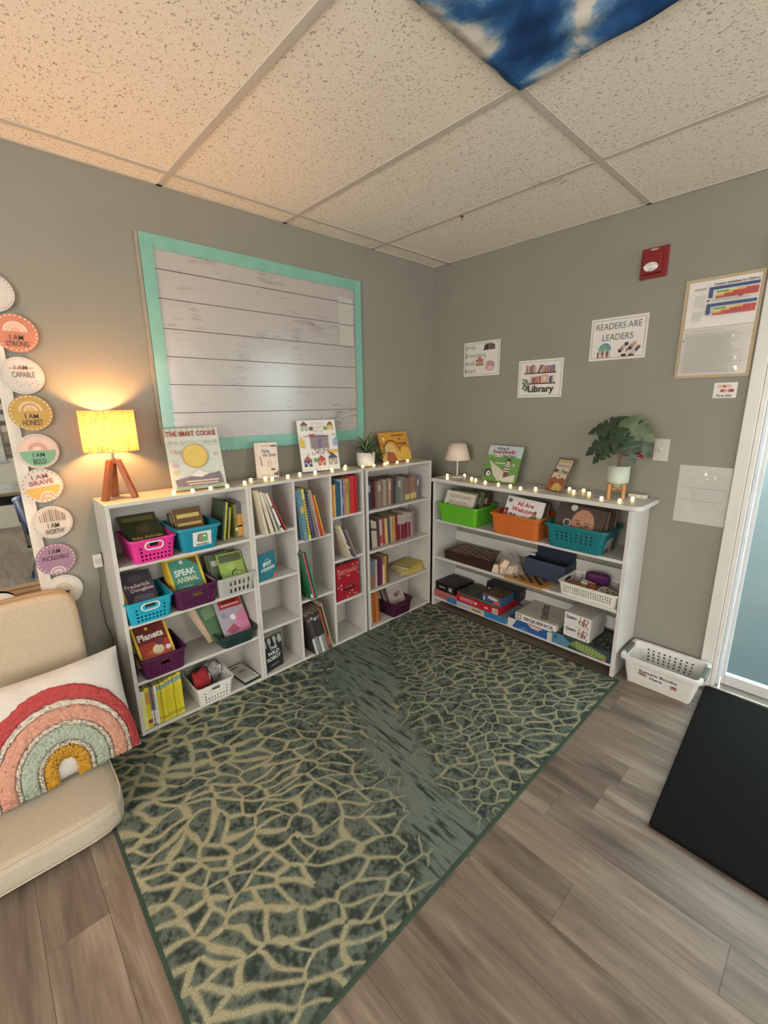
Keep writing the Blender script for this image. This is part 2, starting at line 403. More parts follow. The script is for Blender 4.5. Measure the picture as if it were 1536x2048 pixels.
# ------------------------------------------------------------------ ceiling: tiles in a metal grid
def tilemat():
    m = bpy.data.materials.new('fissured_ceiling_tile'); m.use_nodes = True; nt = m.node_tree; b = nt.nodes['Principled BSDF']; lk = nt.links.new
    tc = nt.nodes.new('ShaderNodeTexCoord'); oi = nt.nodes.new('ShaderNodeObjectInfo')
    add = nt.nodes.new('ShaderNodeVectorMath'); add.operation = 'ADD'
    sc = nt.nodes.new('ShaderNodeVectorMath'); sc.operation = 'SCALE'; sc.inputs[3].default_value = 19.0
    cb = nt.nodes.new('ShaderNodeCombineXYZ')
    for i in range(3): lk(oi.outputs['Random'], cb.inputs[i])
    lk(cb.outputs[0], sc.inputs[0]); lk(tc.outputs['Object'], add.inputs[0]); lk(sc.outputs[0], add.inputs[1])
    mp = nt.nodes.new('ShaderNodeMapping'); mp.inputs['Scale'].default_value = (1.0, 0.7, 1); mp.inputs['Rotation'].default_value = (0,0,0.5)
    lk(add.outputs[0], mp.inputs[0])
    nz = nt.nodes.new('ShaderNodeTexNoise'); nz.inputs['Scale'].default_value = 140; nz.inputs['Detail'].default_value = 1.0; nz.inputs['Distortion'].default_value = 0.8
    lk(mp.outputs[0], nz.inputs['Vector'])
    cr = nt.nodes.new('ShaderNodeValToRGB'); e = cr.color_ramp.elements
    e[0].position = 0.625; e[0].color = (0,0,0,1); e[1].position = 0.69; e[1].color = (1,1,1,1)
    lk(nz.outputs['Fac'], cr.inputs[0])
    nf = nt.nodes.new('ShaderNodeTexNoise'); nf.inputs['Scale'].default_value = 420; nf.inputs['Detail'].default_value = 2; lk(add.outputs[0], nf.inputs['Vector'])
    mx = nt.nodes.new('ShaderNodeMix'); mx.data_type = 'RGBA'; mx.inputs[6].default_value = L((240,233,219)); mx.inputs[7].default_value = L((176,167,151))
    lk(cr.outputs[0], mx.inputs[0])
    mr = nt.nodes.new('ShaderNodeMapRange'); mr.inputs[1].default_value = 0.3; mr.inputs[2].default_value = 0.7; mr.inputs[3].default_value = 0.93; mr.inputs[4].default_value = 1.04
    lk(nf.outputs['Fac'], mr.inputs[0]); hs = nt.nodes.new('ShaderNodeHueSaturation'); lk(mx.outputs[2], hs.inputs['Color']); lk(mr.outputs[0], hs.inputs['Value'])
    lk(hs.outputs[0], b.inputs['Base Color']); b.inputs['Roughness'].default_value = 0.9; b.inputs['Specular IOR Level'].default_value = 0.1
    sb = nt.nodes.new('ShaderNodeMath'); sb.operation = 'SUBTRACT'; lk(nf.outputs['Fac'], sb.inputs[0]); lk(cr.outputs[0], sb.inputs[1])
    bp = nt.nodes.new('ShaderNodeBump'); bp.inputs['Strength'].default_value = 0.5; bp.inputs['Distance'].default_value = 0.002; lk(sb.outputs[0], bp.inputs['Height']); lk(bp.outputs[0], b.inputs['Normal'])
    return m
TILE = tilemat()
ceil = struct(MB().box(RX0, T, RY0, T, H+0.03, H+0.12).build('ceiling', mat((120,115,105), 0.9, 0.02)))
GXS = [0.0, -0.594]+[-0.594-0.6096*i for i in range(1, 8)]+[RX0]
GYS = [0.0, -0.136]+[-0.136-1.2192*i for i in range(1, 4)]+[RY0]
for i in range(len(GXS)-1):
    for j in range(len(GYS)-1):
        x1, x0, y1, y0 = GXS[i], GXS[i+1], GYS[j], GYS[j+1]
        MB().box(x0-(x0+x1)/2+0.002, x1-(x0+x1)/2-0.002, y0-(y0+y1)/2+0.002, y1-(y0+y1)/2-0.002, 0, 0.015).build('ceiling_tile', TILE, ceil, loc=((x0+x1)/2, (y0+y1)/2, H+0.004+0.001*((i*5+j*3) % 3)))
GRID = mat((214,205,190), 0.5, 0.02, 20, name='painted_ceiling_grid')
def tee(a0, a1, p, along):
    b = MB(); hw = 0.012
    if along == 'x': b.box(a0, a1, p-hw, p+hw, 0, 0.0035); b.box(a0, a1, p-0.001, p+0.001, 0.0035, 0.028)
    else: b.box(p-hw, p+hw, a0, a1, 0, 0.0035); b.box(p-0.001, p+0.001, a0, a1, 0.0035, 0.028)
    b.build('grid_bar', GRID, ceil, loc=(0,0,H))
for y in GYS[1:-1]: tee(RX0, -0.001, y, 'x')
for x in GXS[1:-1]:
    for j in range(len(GYS)-1): tee(GYS[j+1]+0.0125, GYS[j]-(0.0125 if j else 0.001), x, 'y')
b = MB(); b.box(RX0, -0.001, -0.016, -0.001, 0, 0.003); b.box(-0.016, -0.001, RY0, -0.016, 0, 0.003); b.build('wall_angle', GRID, ceil, loc=(0,0,H))
# ------------------------------------------------------------------ glass door in the right wall
door = struct(thing('door_1', 'x', None)); del door['label']
JMB = mat((222,222,216), 0.35, 0.02, 15, name='white_door_trim')
b = MB(); b.box(-0.016, -0.0005, DY0, DY0+0.05, 0, DZ+0.05); b.box(-0.016, -0.0005, DY1-0.05, DY1, 0, DZ+0.05); b.box(-0.016, -0.0005, DY1, DY0, DZ, DZ+0.05)
b.build('casing', JMB, door, bevel=0.003)
b = MB(); b.box(0, 0.12, DY0-0.02, DY0-0.0005, 0, DZ-0.0005); b.box(0, 0.12, DY1+0.0005, DY1+0.02, 0, DZ-0.0005); b.box(0, 0.12, DY1+0.02, DY0-0.02, DZ-0.02, DZ-0.0005)
b.build('jamb', JMB, door, bevel=0.002)
b = MB(); b.box(0.03, 0.045, DY0-0.034, DY0-0.0205, 0.02, DZ-0.02); b.build('door_stop', mat((205,214,226), 0.3, 0.02), door, bevel=0.002)
b = MB()
for s in ((DY0-0.052, DY0-0.036), (DY1+0.036, DY1+0.052)): b.box(0.05, 0.085, s[0], s[1], 0.02, DZ-0.025)
b.box(0.05, 0.085, DY1+0.052, DY0-0.052, 0.02, 0.075); b.box(0.05, 0.085, DY1+0.052, DY0-0.052, DZ-0.08, DZ-0.025)
b.build('door_frame', mat((214,218,220), 0.3, 0.02), door, bevel=0.002)
def glassmat():
    m = bpy.data.materials.new('frosted_teal_glass'); m.use_nodes = True; nt = m.node_tree; lk = nt.links.new
    for x in list(nt.nodes):
        if x.type == 'BSDF_PRINCIPLED': nt.nodes.remove(x)
    out = [x for x in nt.nodes if x.type == 'OUTPUT_MATERIAL'][0]
    tl = nt.nodes.new('ShaderNodeBsdfTranslucent'); tl.inputs[0].default_value = L((84,96,96))
    df = nt.nodes.new('ShaderNodeBsdfDiffuse'); df.inputs[0].default_value = L((104,132,134))
    tr = nt.nodes.new('ShaderNodeBsdfTransparent'); tr.inputs[0].default_value = L((196,207,206))
    gl = nt.nodes.new('ShaderNodeBsdfGlossy'); gl.inputs['Roughness'].default_value = 0.25
    m1 = nt.nodes.new('ShaderNodeMixShader'); m1.inputs[0].default_value = 0.6; lk(tl.outputs[0], m1.inputs[1]); lk(df.outputs[0], m1.inputs[2])
    m2 = nt.nodes.new('ShaderNodeMixShader'); m2.inputs[0].default_value = 0.9; lk(m1.outputs[0], m2.inputs[1]); lk(tr.outputs[0], m2.inputs[2])
    m3 = nt.nodes.new('ShaderNodeMixShader'); m3.inputs[0].default_value = 0.06; lk(m2.outputs[0], m3.inputs[1]); lk(gl.outputs[0], m3.inputs[2])
    lk(m3.outputs[0], out.inputs[0]); return m
MB().box(0.064, 0.07, DY1+0.05, DY0-0.05, 0.07, DZ-0.078).build('pane', glassmat(), door)
MB().box(-0.01, 0.12, DY1, DY0, 0.0, 0.018).build('threshold', mat((150,146,138), 0.35, 0.05, metal=0.6), door, bevel=0.004)
b = MB(); b.tube([(0.05,-2.012,1.10),(0.02,-2.012,1.10)], 0.009, 10); b.box(0.008, 0.022, -2.024, -2.0, 1.06, 1.14); b.build('door_handle', mat((222,220,212), 0.3, 0.02), door, bevel=0.003)
struct(MB().box(T+0.001, 80, -60, 60, -0.2, -0.05).build('ground_outside', mat((46,49,48), 0.9, 0.08, 3)))
# ================================================================== rug with a branching coral pattern (pattern colours woven in the pile)
def make_rug():
    rng = np.random.default_rng(7)
    X0, X1, Y0, Y1 = -2.46, -0.279, -1.566, -0.015
    nx, ny = 624, 444
    xs = np.linspace(X0, X1, nx); ys = np.linspace(Y0, Y1, ny)
    gx, gy = np.meshgrid(xs, ys); P = np.stack([gx.ravel(), gy.ravel()], 1)
    # smooth noise helper
    def vnoise(p, s, seed):
        r = np.random.default_rng(seed); G = r.random((256,256)); q = p*s; i = np.floor(q).astype(int); f = q-i; f = f*f*(3-2*f)
        a = G[i[:,0]%256, i[:,1]%256]; b = G[(i[:,0]+1)%256, i[:,1]%256]; c = G[i[:,0]%256, (i[:,1]+1)%256]; d = G[(i[:,0]+1)%256, (i[:,1]+1)%256]
        return (a*(1-f[:,0])+b*f[:,0])*(1-f[:,1])+(c*(1-f[:,0])+d*f[:,0])*f[:,1]
    by = np.array([-1.57,-1.3,-1.1,-0.9,-0.6,-0.35,-0.15,0.0]); bc = np.array([-1.66,-1.56,-1.48,-1.40,-1.22,-1.06,-0.97,-0.92]); bw = np.array([0.11,0.075,0.075,0.095,0.14,0.2,0.23,0.24])
    cen = np.interp(P[:,1], by, bc); wid = np.interp(P[:,1], by, bw)
    d = P[:,0]-cen
    edge = np.abs(d)-wid                     # >0 : coral, <0 : plain band
    edge += (vnoise(P, 14, 1)-0.5)*0.10
    left = d < 0
    # warped coordinates: branches fan out from the outer ends
    wx = P[:,0]+(vnoise(P,5,2)-0.5)*0.12+(vnoise(P,20,3)-0.5)*0.022
    wy = P[:,1]+(vnoise(P,5,4)-0.5)*0.12+(vnoise(P,20,5)-0.5)*0.018
    colr = np.zeros((len(P),3))
    field = np.full(len(P), 9.0); keep = np.zeros(len(P)); 
    for side, (sx, sy, fan) in ((True,(0.098,0.056,0.45)), (False,(0.084,0.046,-0.5))):
        m = left == side
        ox = X0-0.35 if side else X1+0.5
        oy = -0.85
        # polar-like coordinates so that the network radiates
        q = np.stack([(wx[m]*0.86-wy[m]*0.5)/sx, (wx[m]*0.5+wy[m]*0.86)/sy], 1)
        lo = np.floor(q.min(0)).astype(int)-2; hi = np.ceil(q.max(0)).astype(int)+3
        nxs, nys = hi-lo
        J = rng.random((nxs, nys, 2))*0.86+0.07
        ci = np.floor(q).astype(int)
        best = np.full((len(q),2), 9.0); bid = np.zeros((len(q),2), int); bp = np.zeros((len(q),2,2))
        for a in range(-2,3):
            for b in range(-2,3):
                ii = ci+[a,b]; k = ii-lo
                ok = (k[:,0]>=0)&(k[:,0]<nxs)&(k[:,1]>=0)&(k[:,1]<nys); kk = np.clip(k, 0, [nxs-1, nys-1])
                s = ii+J[kk[:,0],kk[:,1]]; dd = np.hypot(*(s-q).T); dd[~ok] = 9
                idn = kk[:,0]*9973+kk[:,1]
                c1 = dd < best[:,0]
                c2 = (~c1)&(dd < best[:,1])
                best[c1,1] = best[c1,0]; bid[c1,1] = bid[c1,0]; bp[c1,1] = bp[c1,0]
                best[c1,0] = dd[c1]; bid[c1,0] = idn[c1]; bp[c1,0] = s[c1]
                best[c2,1] = dd[c2]; bid[c2,1] = idn[c2]; bp[c2,1] = s[c2]
        dv = bp[:,1]-bp[:,0]; ln = np.hypot(*dv.T)+1e-6
        ed = np.abs((((bp[:,0]+bp[:,1])/2-q)*dv).sum(1)/ln)
        # edge distance back to metres
        nrm = np.abs(dv)/ln[:,None]; field[m] = ed*(nrm[:,0]*sx+nrm[:,1]*sy)
        h = np.sin((np.minimum(bid[:,0],bid[:,1])*12.9898+np.maximum(bid[:,0],bid[:,1])*78.233)%6283)*43758.5453
        keep[m] = h-np.floor(h)
    depth = np.clip(edge/0.9, 0, 1)
    drop = np.clip(0.62-edge*4.5, 0.02, 0.8)
    width = np.where(left, 0.0046+0.0068*np.clip(edge/0.85,0,1)**1.2, 0.0042+0.0022*np.clip(edge/0.9,0,1))
    width *= 0.6+0.8*vnoise(P,18,8)
    line = np.clip((width-field)/0.005+0.5, 0, 1)
    line *= (keep > drop)*np.clip(edge/0.05+0.3, 0, 1)
    line *= 0.72+0.28*(vnoise(P,60,9))
    n1 = vnoise(P,95,10); n2 = vnoise(P,34,11); st = vnoise(P*np.array([1,0.13]),150,12); st2 = vnoise(P*np.array([1,0.1]),60,13)
    def C(c): return np.array([lin(v) for v in c])
    g_dark, g_mid, g_lite, cream, olive = C((54,63,60)), C((94,105,97)), C((108,119,112)), C((168,162,134)), C((126,131,111))
    k = np.clip((0.55*n1+0.45*n2-0.32)/0.3, 0, 1)[:,None]
    base = g_dark*(1-k)+g_mid*k
    kb = np.clip((0.62*st+0.38*st2-0.24)/0.22, 0, 1)[:,None]
    band = g_dark*(1-kb)+g_lite*kb*0.92+0.0
    t = np.clip(edge/0.05, 0, 1)[:,None]
    base = band*(1-t)+base*t
    halo = np.clip((width*1.9-field)/0.012+0.2, 0, 1)*(keep > drop)*np.clip(edge/0.05,0,1)*0.55
    col = base*(1-halo[:,None])+olive*halo[:,None]
    cr = (cream*(0.5+0.4*np.clip(edge/0.6,0,1)[:,None])+olive*(0.5-0.4*np.clip(edge/0.6,0,1)[:,None]))
    col = col*(1-line[:,None])+cr*line[:,None]
    bd = np.minimum.reduce([P[:,0]-X0, X1-P[:,0], P[:,1]-Y0, Y1-P[:,1]])
    bb = (bd < 0.012)[:,None]; col = np.where(bb, C((62,76,66)), col)
    z = np.where(bd < 0.001, 0.0066, 0.0078)+0*bd
    V = np.column_stack([P[:,0], P[:,1], z])
    idx = np.arange(nx*ny).reshape(ny, nx)
    F = np.stack([idx[:-1,:-1], idx[:-1,1:], idx[1:,1:], idx[1:,:-1]], -1).reshape(-1,4)
    # side skirt
    ring = np.concatenate([idx[0,:], idx[1:,-1], idx[-1,-2::-1], idx[-2:0:-1,0]])
    n0 = len(V); Vb = V[ring].copy(); Vb[:,2] = 0.0003; V = np.vstack([V, Vb]); k2 = np.arange(len(ring)); k3 = (k2+1) % len(ring)
    F = np.vstack([F, np.stack([ring[k3], ring[k2], n0+k2, n0+k3], -1)])
    col = np.vstack([col, np.tile(C((62,76,66)), (len(ring),1))])
    me = bpy.data.meshes.new('area_rug'); me.vertices.add(len(V)); me.vertices.foreach_set('co', V.ravel().astype(np.float32))
    me.loops.add(len(F)*4); me.loops.foreach_set('vertex_index', F.ravel().astype(np.int32))
    me.polygons.add(len(F)); me.polygons.foreach_set('loop_start', (np.arange(len(F))*4).astype(np.int32)); me.polygons.foreach_set('loop_total', np.full(len(F),4,np.int32))
    me.update(calc_edges=True)
    ca = me.color_attributes.new('yarn', 'FLOAT_COLOR', 'POINT')
    ca.data.foreach_set('color', np.column_stack([col, np.ones(len(col))]).ravel().astype(np.float32))
    m = bpy.data.materials.new('woven_rug_pile'); m.use_nodes = True; nt = m.node_tree; b = nt.nodes['Principled BSDF']; lk = nt.links.new
    at = nt.nodes.new('ShaderNodeAttribute'); at.attribute_name = 'yarn'
    nz = nt.nodes.new('ShaderNodeTexNoise'); nz.inputs['Scale'].default_value = 330; nz.inputs['Detail'].default_value = 3
    tc = nt.nodes.new('ShaderNodeTexCoord'); lk(tc.outputs['Object'], nz.inputs['Vector'])
    mr = nt.nodes.new('ShaderNodeMapRange'); mr.inputs[1].default_value = 0.3; mr.inputs[2].default_value = 0.7; mr.inputs[3].default_value = 0.66; mr.inputs[4].default_value = 1.14
    lk(nz.outputs['Fac'], mr.inputs[0]); hs = nt.nodes.new('ShaderNodeHueSaturation'); lk(at.outputs['Color'], hs.inputs['Color']); lk(mr.outputs[0], hs.inputs['Value']); lk(hs.outputs[0], b.inputs['Base Color'])
    b.inputs['Roughness'].default_value = 0.95; b.inputs['Specular IOR Level'].default_value = 0.1
    bp = nt.nodes.new('ShaderNodeBump'); bp.inputs['Strength'].default_value = 0.7; bp.inputs['Distance'].default_value = 0.003; lk(nz.outputs['Fac'], bp.inputs['Height']); lk(bp.outputs[0], b.inputs['Normal'])
    me.materials.append(m)
    o = bpy.data.objects.new('area_rug', me); COL.objects.link(o)
    tag(o, 'green area rug with cream branching coral pattern in front of the bookcases', 'rug')
make_rug()
RUGZ = 0.0082
# ------------------------------------------------------------------ black door mat
o = MB().prism([(-1.085,-1.945),(-0.02,-1.893),(-0.06,-2.74),(-1.12,-2.79)][::-1], 0.0006, 0.018).build('door_mat', mat((19,19,19), 0.95, 0.12, 160, 0.6, spec=0.08), bevel=0.004)
o = tag(o, 'thick black rubber-backed mat lying in front of the glass door', 'mat')
# ================================================================== bookcases
SHW = mat((196,193,186), 0.45, 0.02, 12, name='white_laminate')
YF = -0.226; YB = -0.012; BT = 0.0155
def panel(root, name, x0, x1, y0, y1, z0, z1): return MB().box(x0, x1, y0, y1, z0, z1).build(name, SHW, root, bevel=0.0012)
def bookcase(label, x0, x1, h, shelves, dividers=()):
    """shelves: list of (xa, xb, z centre)"""
    r = thing('bookcase', label, 'bookcase', (x0, 0, RUGZ)); w = x1-x0; h -= RUGZ
    panel(r, 'side_panel', 0, BT, YF, YB, 0, h); panel(r, 'side_panel', w-BT, w, YF, YB, 0, h)
    panel(r, 'top_panel', BT, w-BT, YF, YB, h-BT, h)
    MB().box(0.002, w-0.002, YB, YB+0.004, 0.002, h-0.002).build('back_panel', mat((182,179,172), 0.55, 0.02, 12), r)
    panel(r, 'bottom_panel', BT, w-BT, YF+0.002, YB, 0.0, BT)
    for d in dividers: panel(r, 'divider', d-x0-BT/2, d-x0+BT/2, YF+0.001, YB, BT, h-BT)
    for xa, xb, z in shelves: panel(r, 'shelf', xa-x0, xb-x0, YF+0.002, YB, z-RUGZ-BT/2, z-RUGZ+BT/2)
    q = MB()
    for xx, sg in ((BT, 1), (w-BT, -1)):
        for z in (0.33, 0.47, 0.62, 0.74, 0.88, 0.98):
            q.tube([(xx, YF+0.035, z), (xx+sg*0.0006, YF+0.035, z)], 0.0028, 8)
    q.build('peg_hole', mat((60,58,54), 0.8, 0), r)['kind'] = 'stuff'
    return r
AX0, AX1, BX1, CX0, CX1 = -2.247, -1.6355, -0.893, -0.874, -0.271
AZ = [0.806, 0.541, 0.266]; CZ = [0.806, 0.541, 0.272]
bookcase('white four-shelf bookcase under the wooden table lamp, left end of the row', AX0, AX1-0.0006, 1.081, [(AX0+BT, AX1-BT, z) for z in AZ])
D1, D2 = -1.382, -1.141
B1 = [0.812, 0.558, 0.285]; B2 = [0.729, 0.372]; B3 = [0.817, 0.549, 0.283]
bookcase('white cubby bookcase with three columns of compartments, middle of the row', AX1, BX1, 1.081,
    [(AX1+BT, D1-BT/2, z) for z in B1]+[(D1+BT/2, D2-BT/2, z) for z in B2]+[(D2+BT/2, BX1-BT, z) for z in B3], (D1, D2))
bookcase('white four-shelf bookcase in the room corner full of small paperbacks', CX0, CX1, 1.0755, [(CX0+BT, CX1-BT, z) for z in CZ])
# the low wide bookcase on the right-hand wall
DU0, DU1, DF = 0.2426, 1.528, -0.271
WD = mat((204,204,200), 0.42, 0.03, 10, name='white_painted_wood')
r = thing('bookcase', 'long low white wooden bookcase with board games against the right-hand wall', 'bookcase', (0, -DU0, 0), (0,0,RZ))
Wd = DU1-DU0
def dpanel(name, u0, u1, x0, x1, z0, z1, bev=0.002): return MB().box(u0, u1, x0, x1, z0, z1).build(name, WD, r, bevel=bev)
dpanel('side_panel', 0, 0.019, DF, -0.004, 0, 0.929); dpanel('side_panel', Wd-0.02, Wd, DF, -0.004, 0, 0.929)
tp = [(-0.012,-0.285),(Wd+0.004,-0.289)]+[(Wd+0.004+0.036*math.sin(a), -0.253-0.036*math.cos(a)) for a in (0.3,0.6,0.9,1.2,PI/2)]+[(Wd+0.04,-0.003),(-0.012,-0.003)]
MB().prism(tp, 0.9292, 0.955).build('top_panel', WD, r, bevel=0.006, seg=3)
DZS = [0.655, 0.381, 0.067]
for z in DZS: dpanel('shelf', 0.0195, Wd-0.0205, DF+0.001, -0.004, z-0.009, z+0.008)
for z in (0.50, 0.20): dpanel('back_rail', 0.0195, Wd-0.0205, -0.022, -0.004, z-0.045, z+0.03)
SZ1, SZ2, SZ3 = [z+0.0085 for z in DZS]
# ================================================================== bulletin board
bb = thing('bulletin_board', 'whitewashed plank bulletin board with scalloped mint green border on the left wall', 'board', (-1.313, -0.002, 1.273))
def boardmat():
    m = bpy.data.materials.new('printed_whitewashed_planks'); m.use_nodes = True; nt = m.node_tree; b = nt.nodes['Principled BSDF']; lk = nt.links.new
    tc = nt.nodes.new('ShaderNodeTexCoord')
    mp = nt.nodes.new('ShaderNodeMapping'); mp.inputs['Scale'].default_value = (2.0, 1, 14); lk(tc.outputs['Object'], mp.inputs[0])
    n1 = nt.nodes.new('ShaderNodeTexNoise'); n1.inputs['Scale'].default_value = 3.5; n1.inputs['Detail'].default_value = 8; n1.inputs['Roughness'].default_value = 0.7; n1.inputs['Distortion'].default_value = 0.8; lk(mp.outputs[0], n1.inputs['Vector'])
    n0 = nt.nodes.new('ShaderNodeTexNoise'); n0.inputs['Scale'].default_value = 4.2; n0.inputs['Detail'].default_value = 2; lk(tc.outputs['Object'], n0.inputs['Vector'])
    n2 = nt.nodes.new('ShaderNodeTexNoise'); n2.inputs['Scale'].default_value = 70; n2.inputs['Detail'].default_value = 3; lk(mp.outputs[0], n2.inputs['Vector'])
    a = nt.nodes.new('ShaderNodeMath'); a.operation = 'MULTIPLY'; lk(n1.outputs['Fac'], a.inputs[0]); lk(n0.outputs['Fac'], a.inputs[1])
    cr = nt.nodes.new('ShaderNodeValToRGB'); e = cr.color_ramp.elements; e[0].position = 0.29; e[0].color = (0,0,0,1); e[1].position = 0.43; e[1].color = (1,1,1,1); lk(a.outputs[0], cr.inputs[0])
    m2 = nt.nodes.new('ShaderNodeMath'); m2.operation = 'MULTIPLY'; lk(cr.outputs[0], m2.inputs[0]); lk(n2.outputs['Fac'], m2.inputs[1])
    mx = nt.nodes.new('ShaderNodeMix'); mx.data_type = 'RGBA'; mx.inputs[6].default_value = L((166,162,160)); mx.inputs[7].default_value = L((70,62,56)); lk(m2.outputs[0], mx.inputs[0])
    lk(mx.outputs[2], b.inputs['Base Color']); b.inputs['Roughness'].default_value = 0.26; b.inputs['Specular IOR Level'].default_value = 0.8; b.inputs['Coat Weight'].default_value = 0.7; b.inputs['Coat Roughness'].default_value = 0.2; b.inputs['Coat IOR'].default_value = 1.7
    nb = nt.nodes.new('ShaderNodeTexNoise'); nb.inputs['Scale'].default_value = 5; nb.inputs['Detail'].default_value = 3; lk(tc.outputs['Object'], nb.inputs['Vector'])
    bp = nt.nodes.new('ShaderNodeBump'); bp.inputs['Strength'].default_value = 0.5; bp.inputs['Distance'].default_value = 0.012; lk(nb.outputs['Fac'], bp.inputs['Height']); lk(bp.outputs[0], b.inputs['Normal'])
    return m
BW2, BH = 0.6125, 0.906
MB().box(-BW2+0.02, BW2-0.02, -0.006, 0, 0.02, BH-0.015).build('backing_paper', boardmat(), bb)
q = MB()
for z in (2.046, 1.927, 1.802, 1.682, 1.559, 1.43): q.box(-BW2+0.05, BW2-0.05, -0.0065, -0.0058, z-1.273-0.0018, z-1.273+0.0014)
q.build('plank_line', mat((62,54,50), 0.6, 0.2, 18, stretch=(1,1,1)), bb)
q = MB(); q.box(0.445, 0.553, -0.0075, -0.0062, 0.53, 0.80); q.build('paper_patch', mat((186,182,176), 0.35, 0.08, 30, stretch=(1,1,8)), bb)
q = MB()
for z in (2.046, 1.927): q.box(0.445, 0.553, -0.0082, -0.0074, z-1.273-0.006, z-1.273-0.003)
q.build('plank_line', mat((62,54,50), 0.6, 0.2, 18, stretch=(1,1,1)), bb)
MINT = mat((112,180,158), 0.22, 0.04, 14, bump=0.0, coat=0.5, name='mint_border')
def border(name, a0, a1, base, wdt, sign, vert, outer=False):
    """strip with a scalloped inner edge"""
    n = max(4, int(abs(a1-a0)/0.028)); P = []; st = 7
    amp = 0.0075
    for i in range(n*st+1):
        a = a0+(a1-a0)*i/(n*st); s = abs(math.sin(PI*i/st))
        P.append((a, base+sign*(wdt-amp+amp*s)))
    Q = []
    if outer:
        for i in range(n*st+1):
            a = a0+(a1-a0)*i/(n*st); s = abs(math.sin(PI*i/st)); Q.append((a, base-sign*amp*s))
    else:
        for i in range(n*st+1): Q.append((a0+(a1-a0)*i/(n*st), base))
    b = MB(); N = len(P); k = [0]
    y0 = -0.0125 if vert else -0.010
    for Yy in (y0, y0+0.0012):
        for p, qq in zip(P, Q):
            for t in (p, qq): b.v.append((t[1], Yy, t[0]) if vert else (t[0], Yy, t[1]))
    for i in range(N-1):
        b.f += [(2*i,2*i+1,2*i+3,2*i+2), (2*N+2*i,2*N+2*i+2,2*N+2*i+3,2*N+2*i+1), (2*i,2*i+2,2*N+2*i+2,2*N+2*i), (2*i+1,2*N+2*i+1,2*N+2*i+3,2*i+3)]
    b.m = [0]*len(b.f); b.build(name, MINT, bb)
border('border_strip', -BW2, BW2, BH, 0.058, -1, False)
border('border_strip', -BW2+0.01, BW2, -0.03, 0.062, 1, False, True)
border('border_strip', -0.005, BH, -BW2, 0.056, 1, True)
border('border_strip', -0.005, BH-0.002, BW2, 0.054, -1, True)
q = MB(); q.box(-BW2-0.016, -BW2-0.002, -0.012, -0.001, 0.01, BH); q.build('board_edge', mat((140,134,120), 0.6, 0.05), bb)
# ================================================================== wall signs on the right-hand wall
PAPW = (232,229,224)
def wall_sign(name, label, u0, u1, z0, z1, items, rough=0.3, tilt=0.0, c=PAPW, cat='sign', t=0.0015, wave=0.0, group=None):
    r = thing(name, label, cat, RF((u0+u1)/2, -0.0006, z0), (0, tilt, RZ), group); w, h = u1-u0, z1-z0
    sh = MB().box(-w/2, w/2, -t, 0, 0, h).build('sheet', mat(c, rough, 0.02, 9, bump=wave, coat=0.3), r)
    if items: printed(sh, w, h, items, y0=-t, rough=0.4)
    return r
def frame_items(c=(60,58,60), a=0.035, b_=0.05, t=0.006):
    return [('r',a,b_,1-a,b_+t*1.3,c),('r',a,1-b_-t*1.3,1-a,1-b_,c),('r',a,b_,a+t,1-b_,c),('r',1-a-t,b_,1-a,1-b_,c)]
GR = (70,70,72)
def letters(word, x, z, th, w1): return [('t', word[0], x+0.025, z, 0.05, th, (30,30,34), 0.012), ('t', word[1:], x+0.07+w1/2, z-(0.012 if word[0] in 'DE' else 0), w1, th*(1.05 if word[0] in 'DE' else 0.95), (110,112,116), 0.0)]
random.seed(3)
def minibooks(x0, x1, z0, hmax, cols, seed=1):
    R = random.Random(seed); out = []; x = x0
    while x < x1-0.01:
        t = R.uniform(0.018, 0.032); hh = hmax*R.uniform(0.75, 1.0); out.append(('r', x, z0, min(x+t-0.002,x1), z0+hh, R.choice(cols))); x += t
    return out
PINKS = [(196,140,128),(150,72,66),(214,178,160),(120,92,88),(170,110,100),(206,190,176),(112,120,140)]
wall_sign('poster', 'small laminated poster reading Drop Everything And Read', 0.278, 0.5605, 1.634, 1.8525, frame_items()+
    letters('Drop',0.06,0.83,0.12,0.2)+letters('Everything',0.06,0.61,0.14,0.5)+letters('And',0.06,0.38,0.12,0.17)+letters('Read',0.06,0.16,0.12,0.22)+
    minibooks(0.58,0.88,0.74,0.19,[(60,56,60),(40,38,44),(150,120,120)],4)+[('p',[(0.55,0.73),(0.62,0.73),(0.68,0.9)],(70,66,66)),
    ('r',0.36,0.30,0.58,0.36,(132,128,96)),('r',0.38,0.37,0.56,0.42,(176,128,96)),('r',0.36,0.43,0.58,0.48,(150,96,78)),('c',0.47,0.5,0.05,(164,110,88)),
    ('c',0.76,0.28,0.12,(206,160,164)),('c',0.72,0.34,0.06,(188,126,132)),('c',0.82,0.32,0.06,(178,120,128)),('c',0.78,0.22,0.05,(222,190,188)),('c',0.66,0.22,0.03,(150,160,176))])
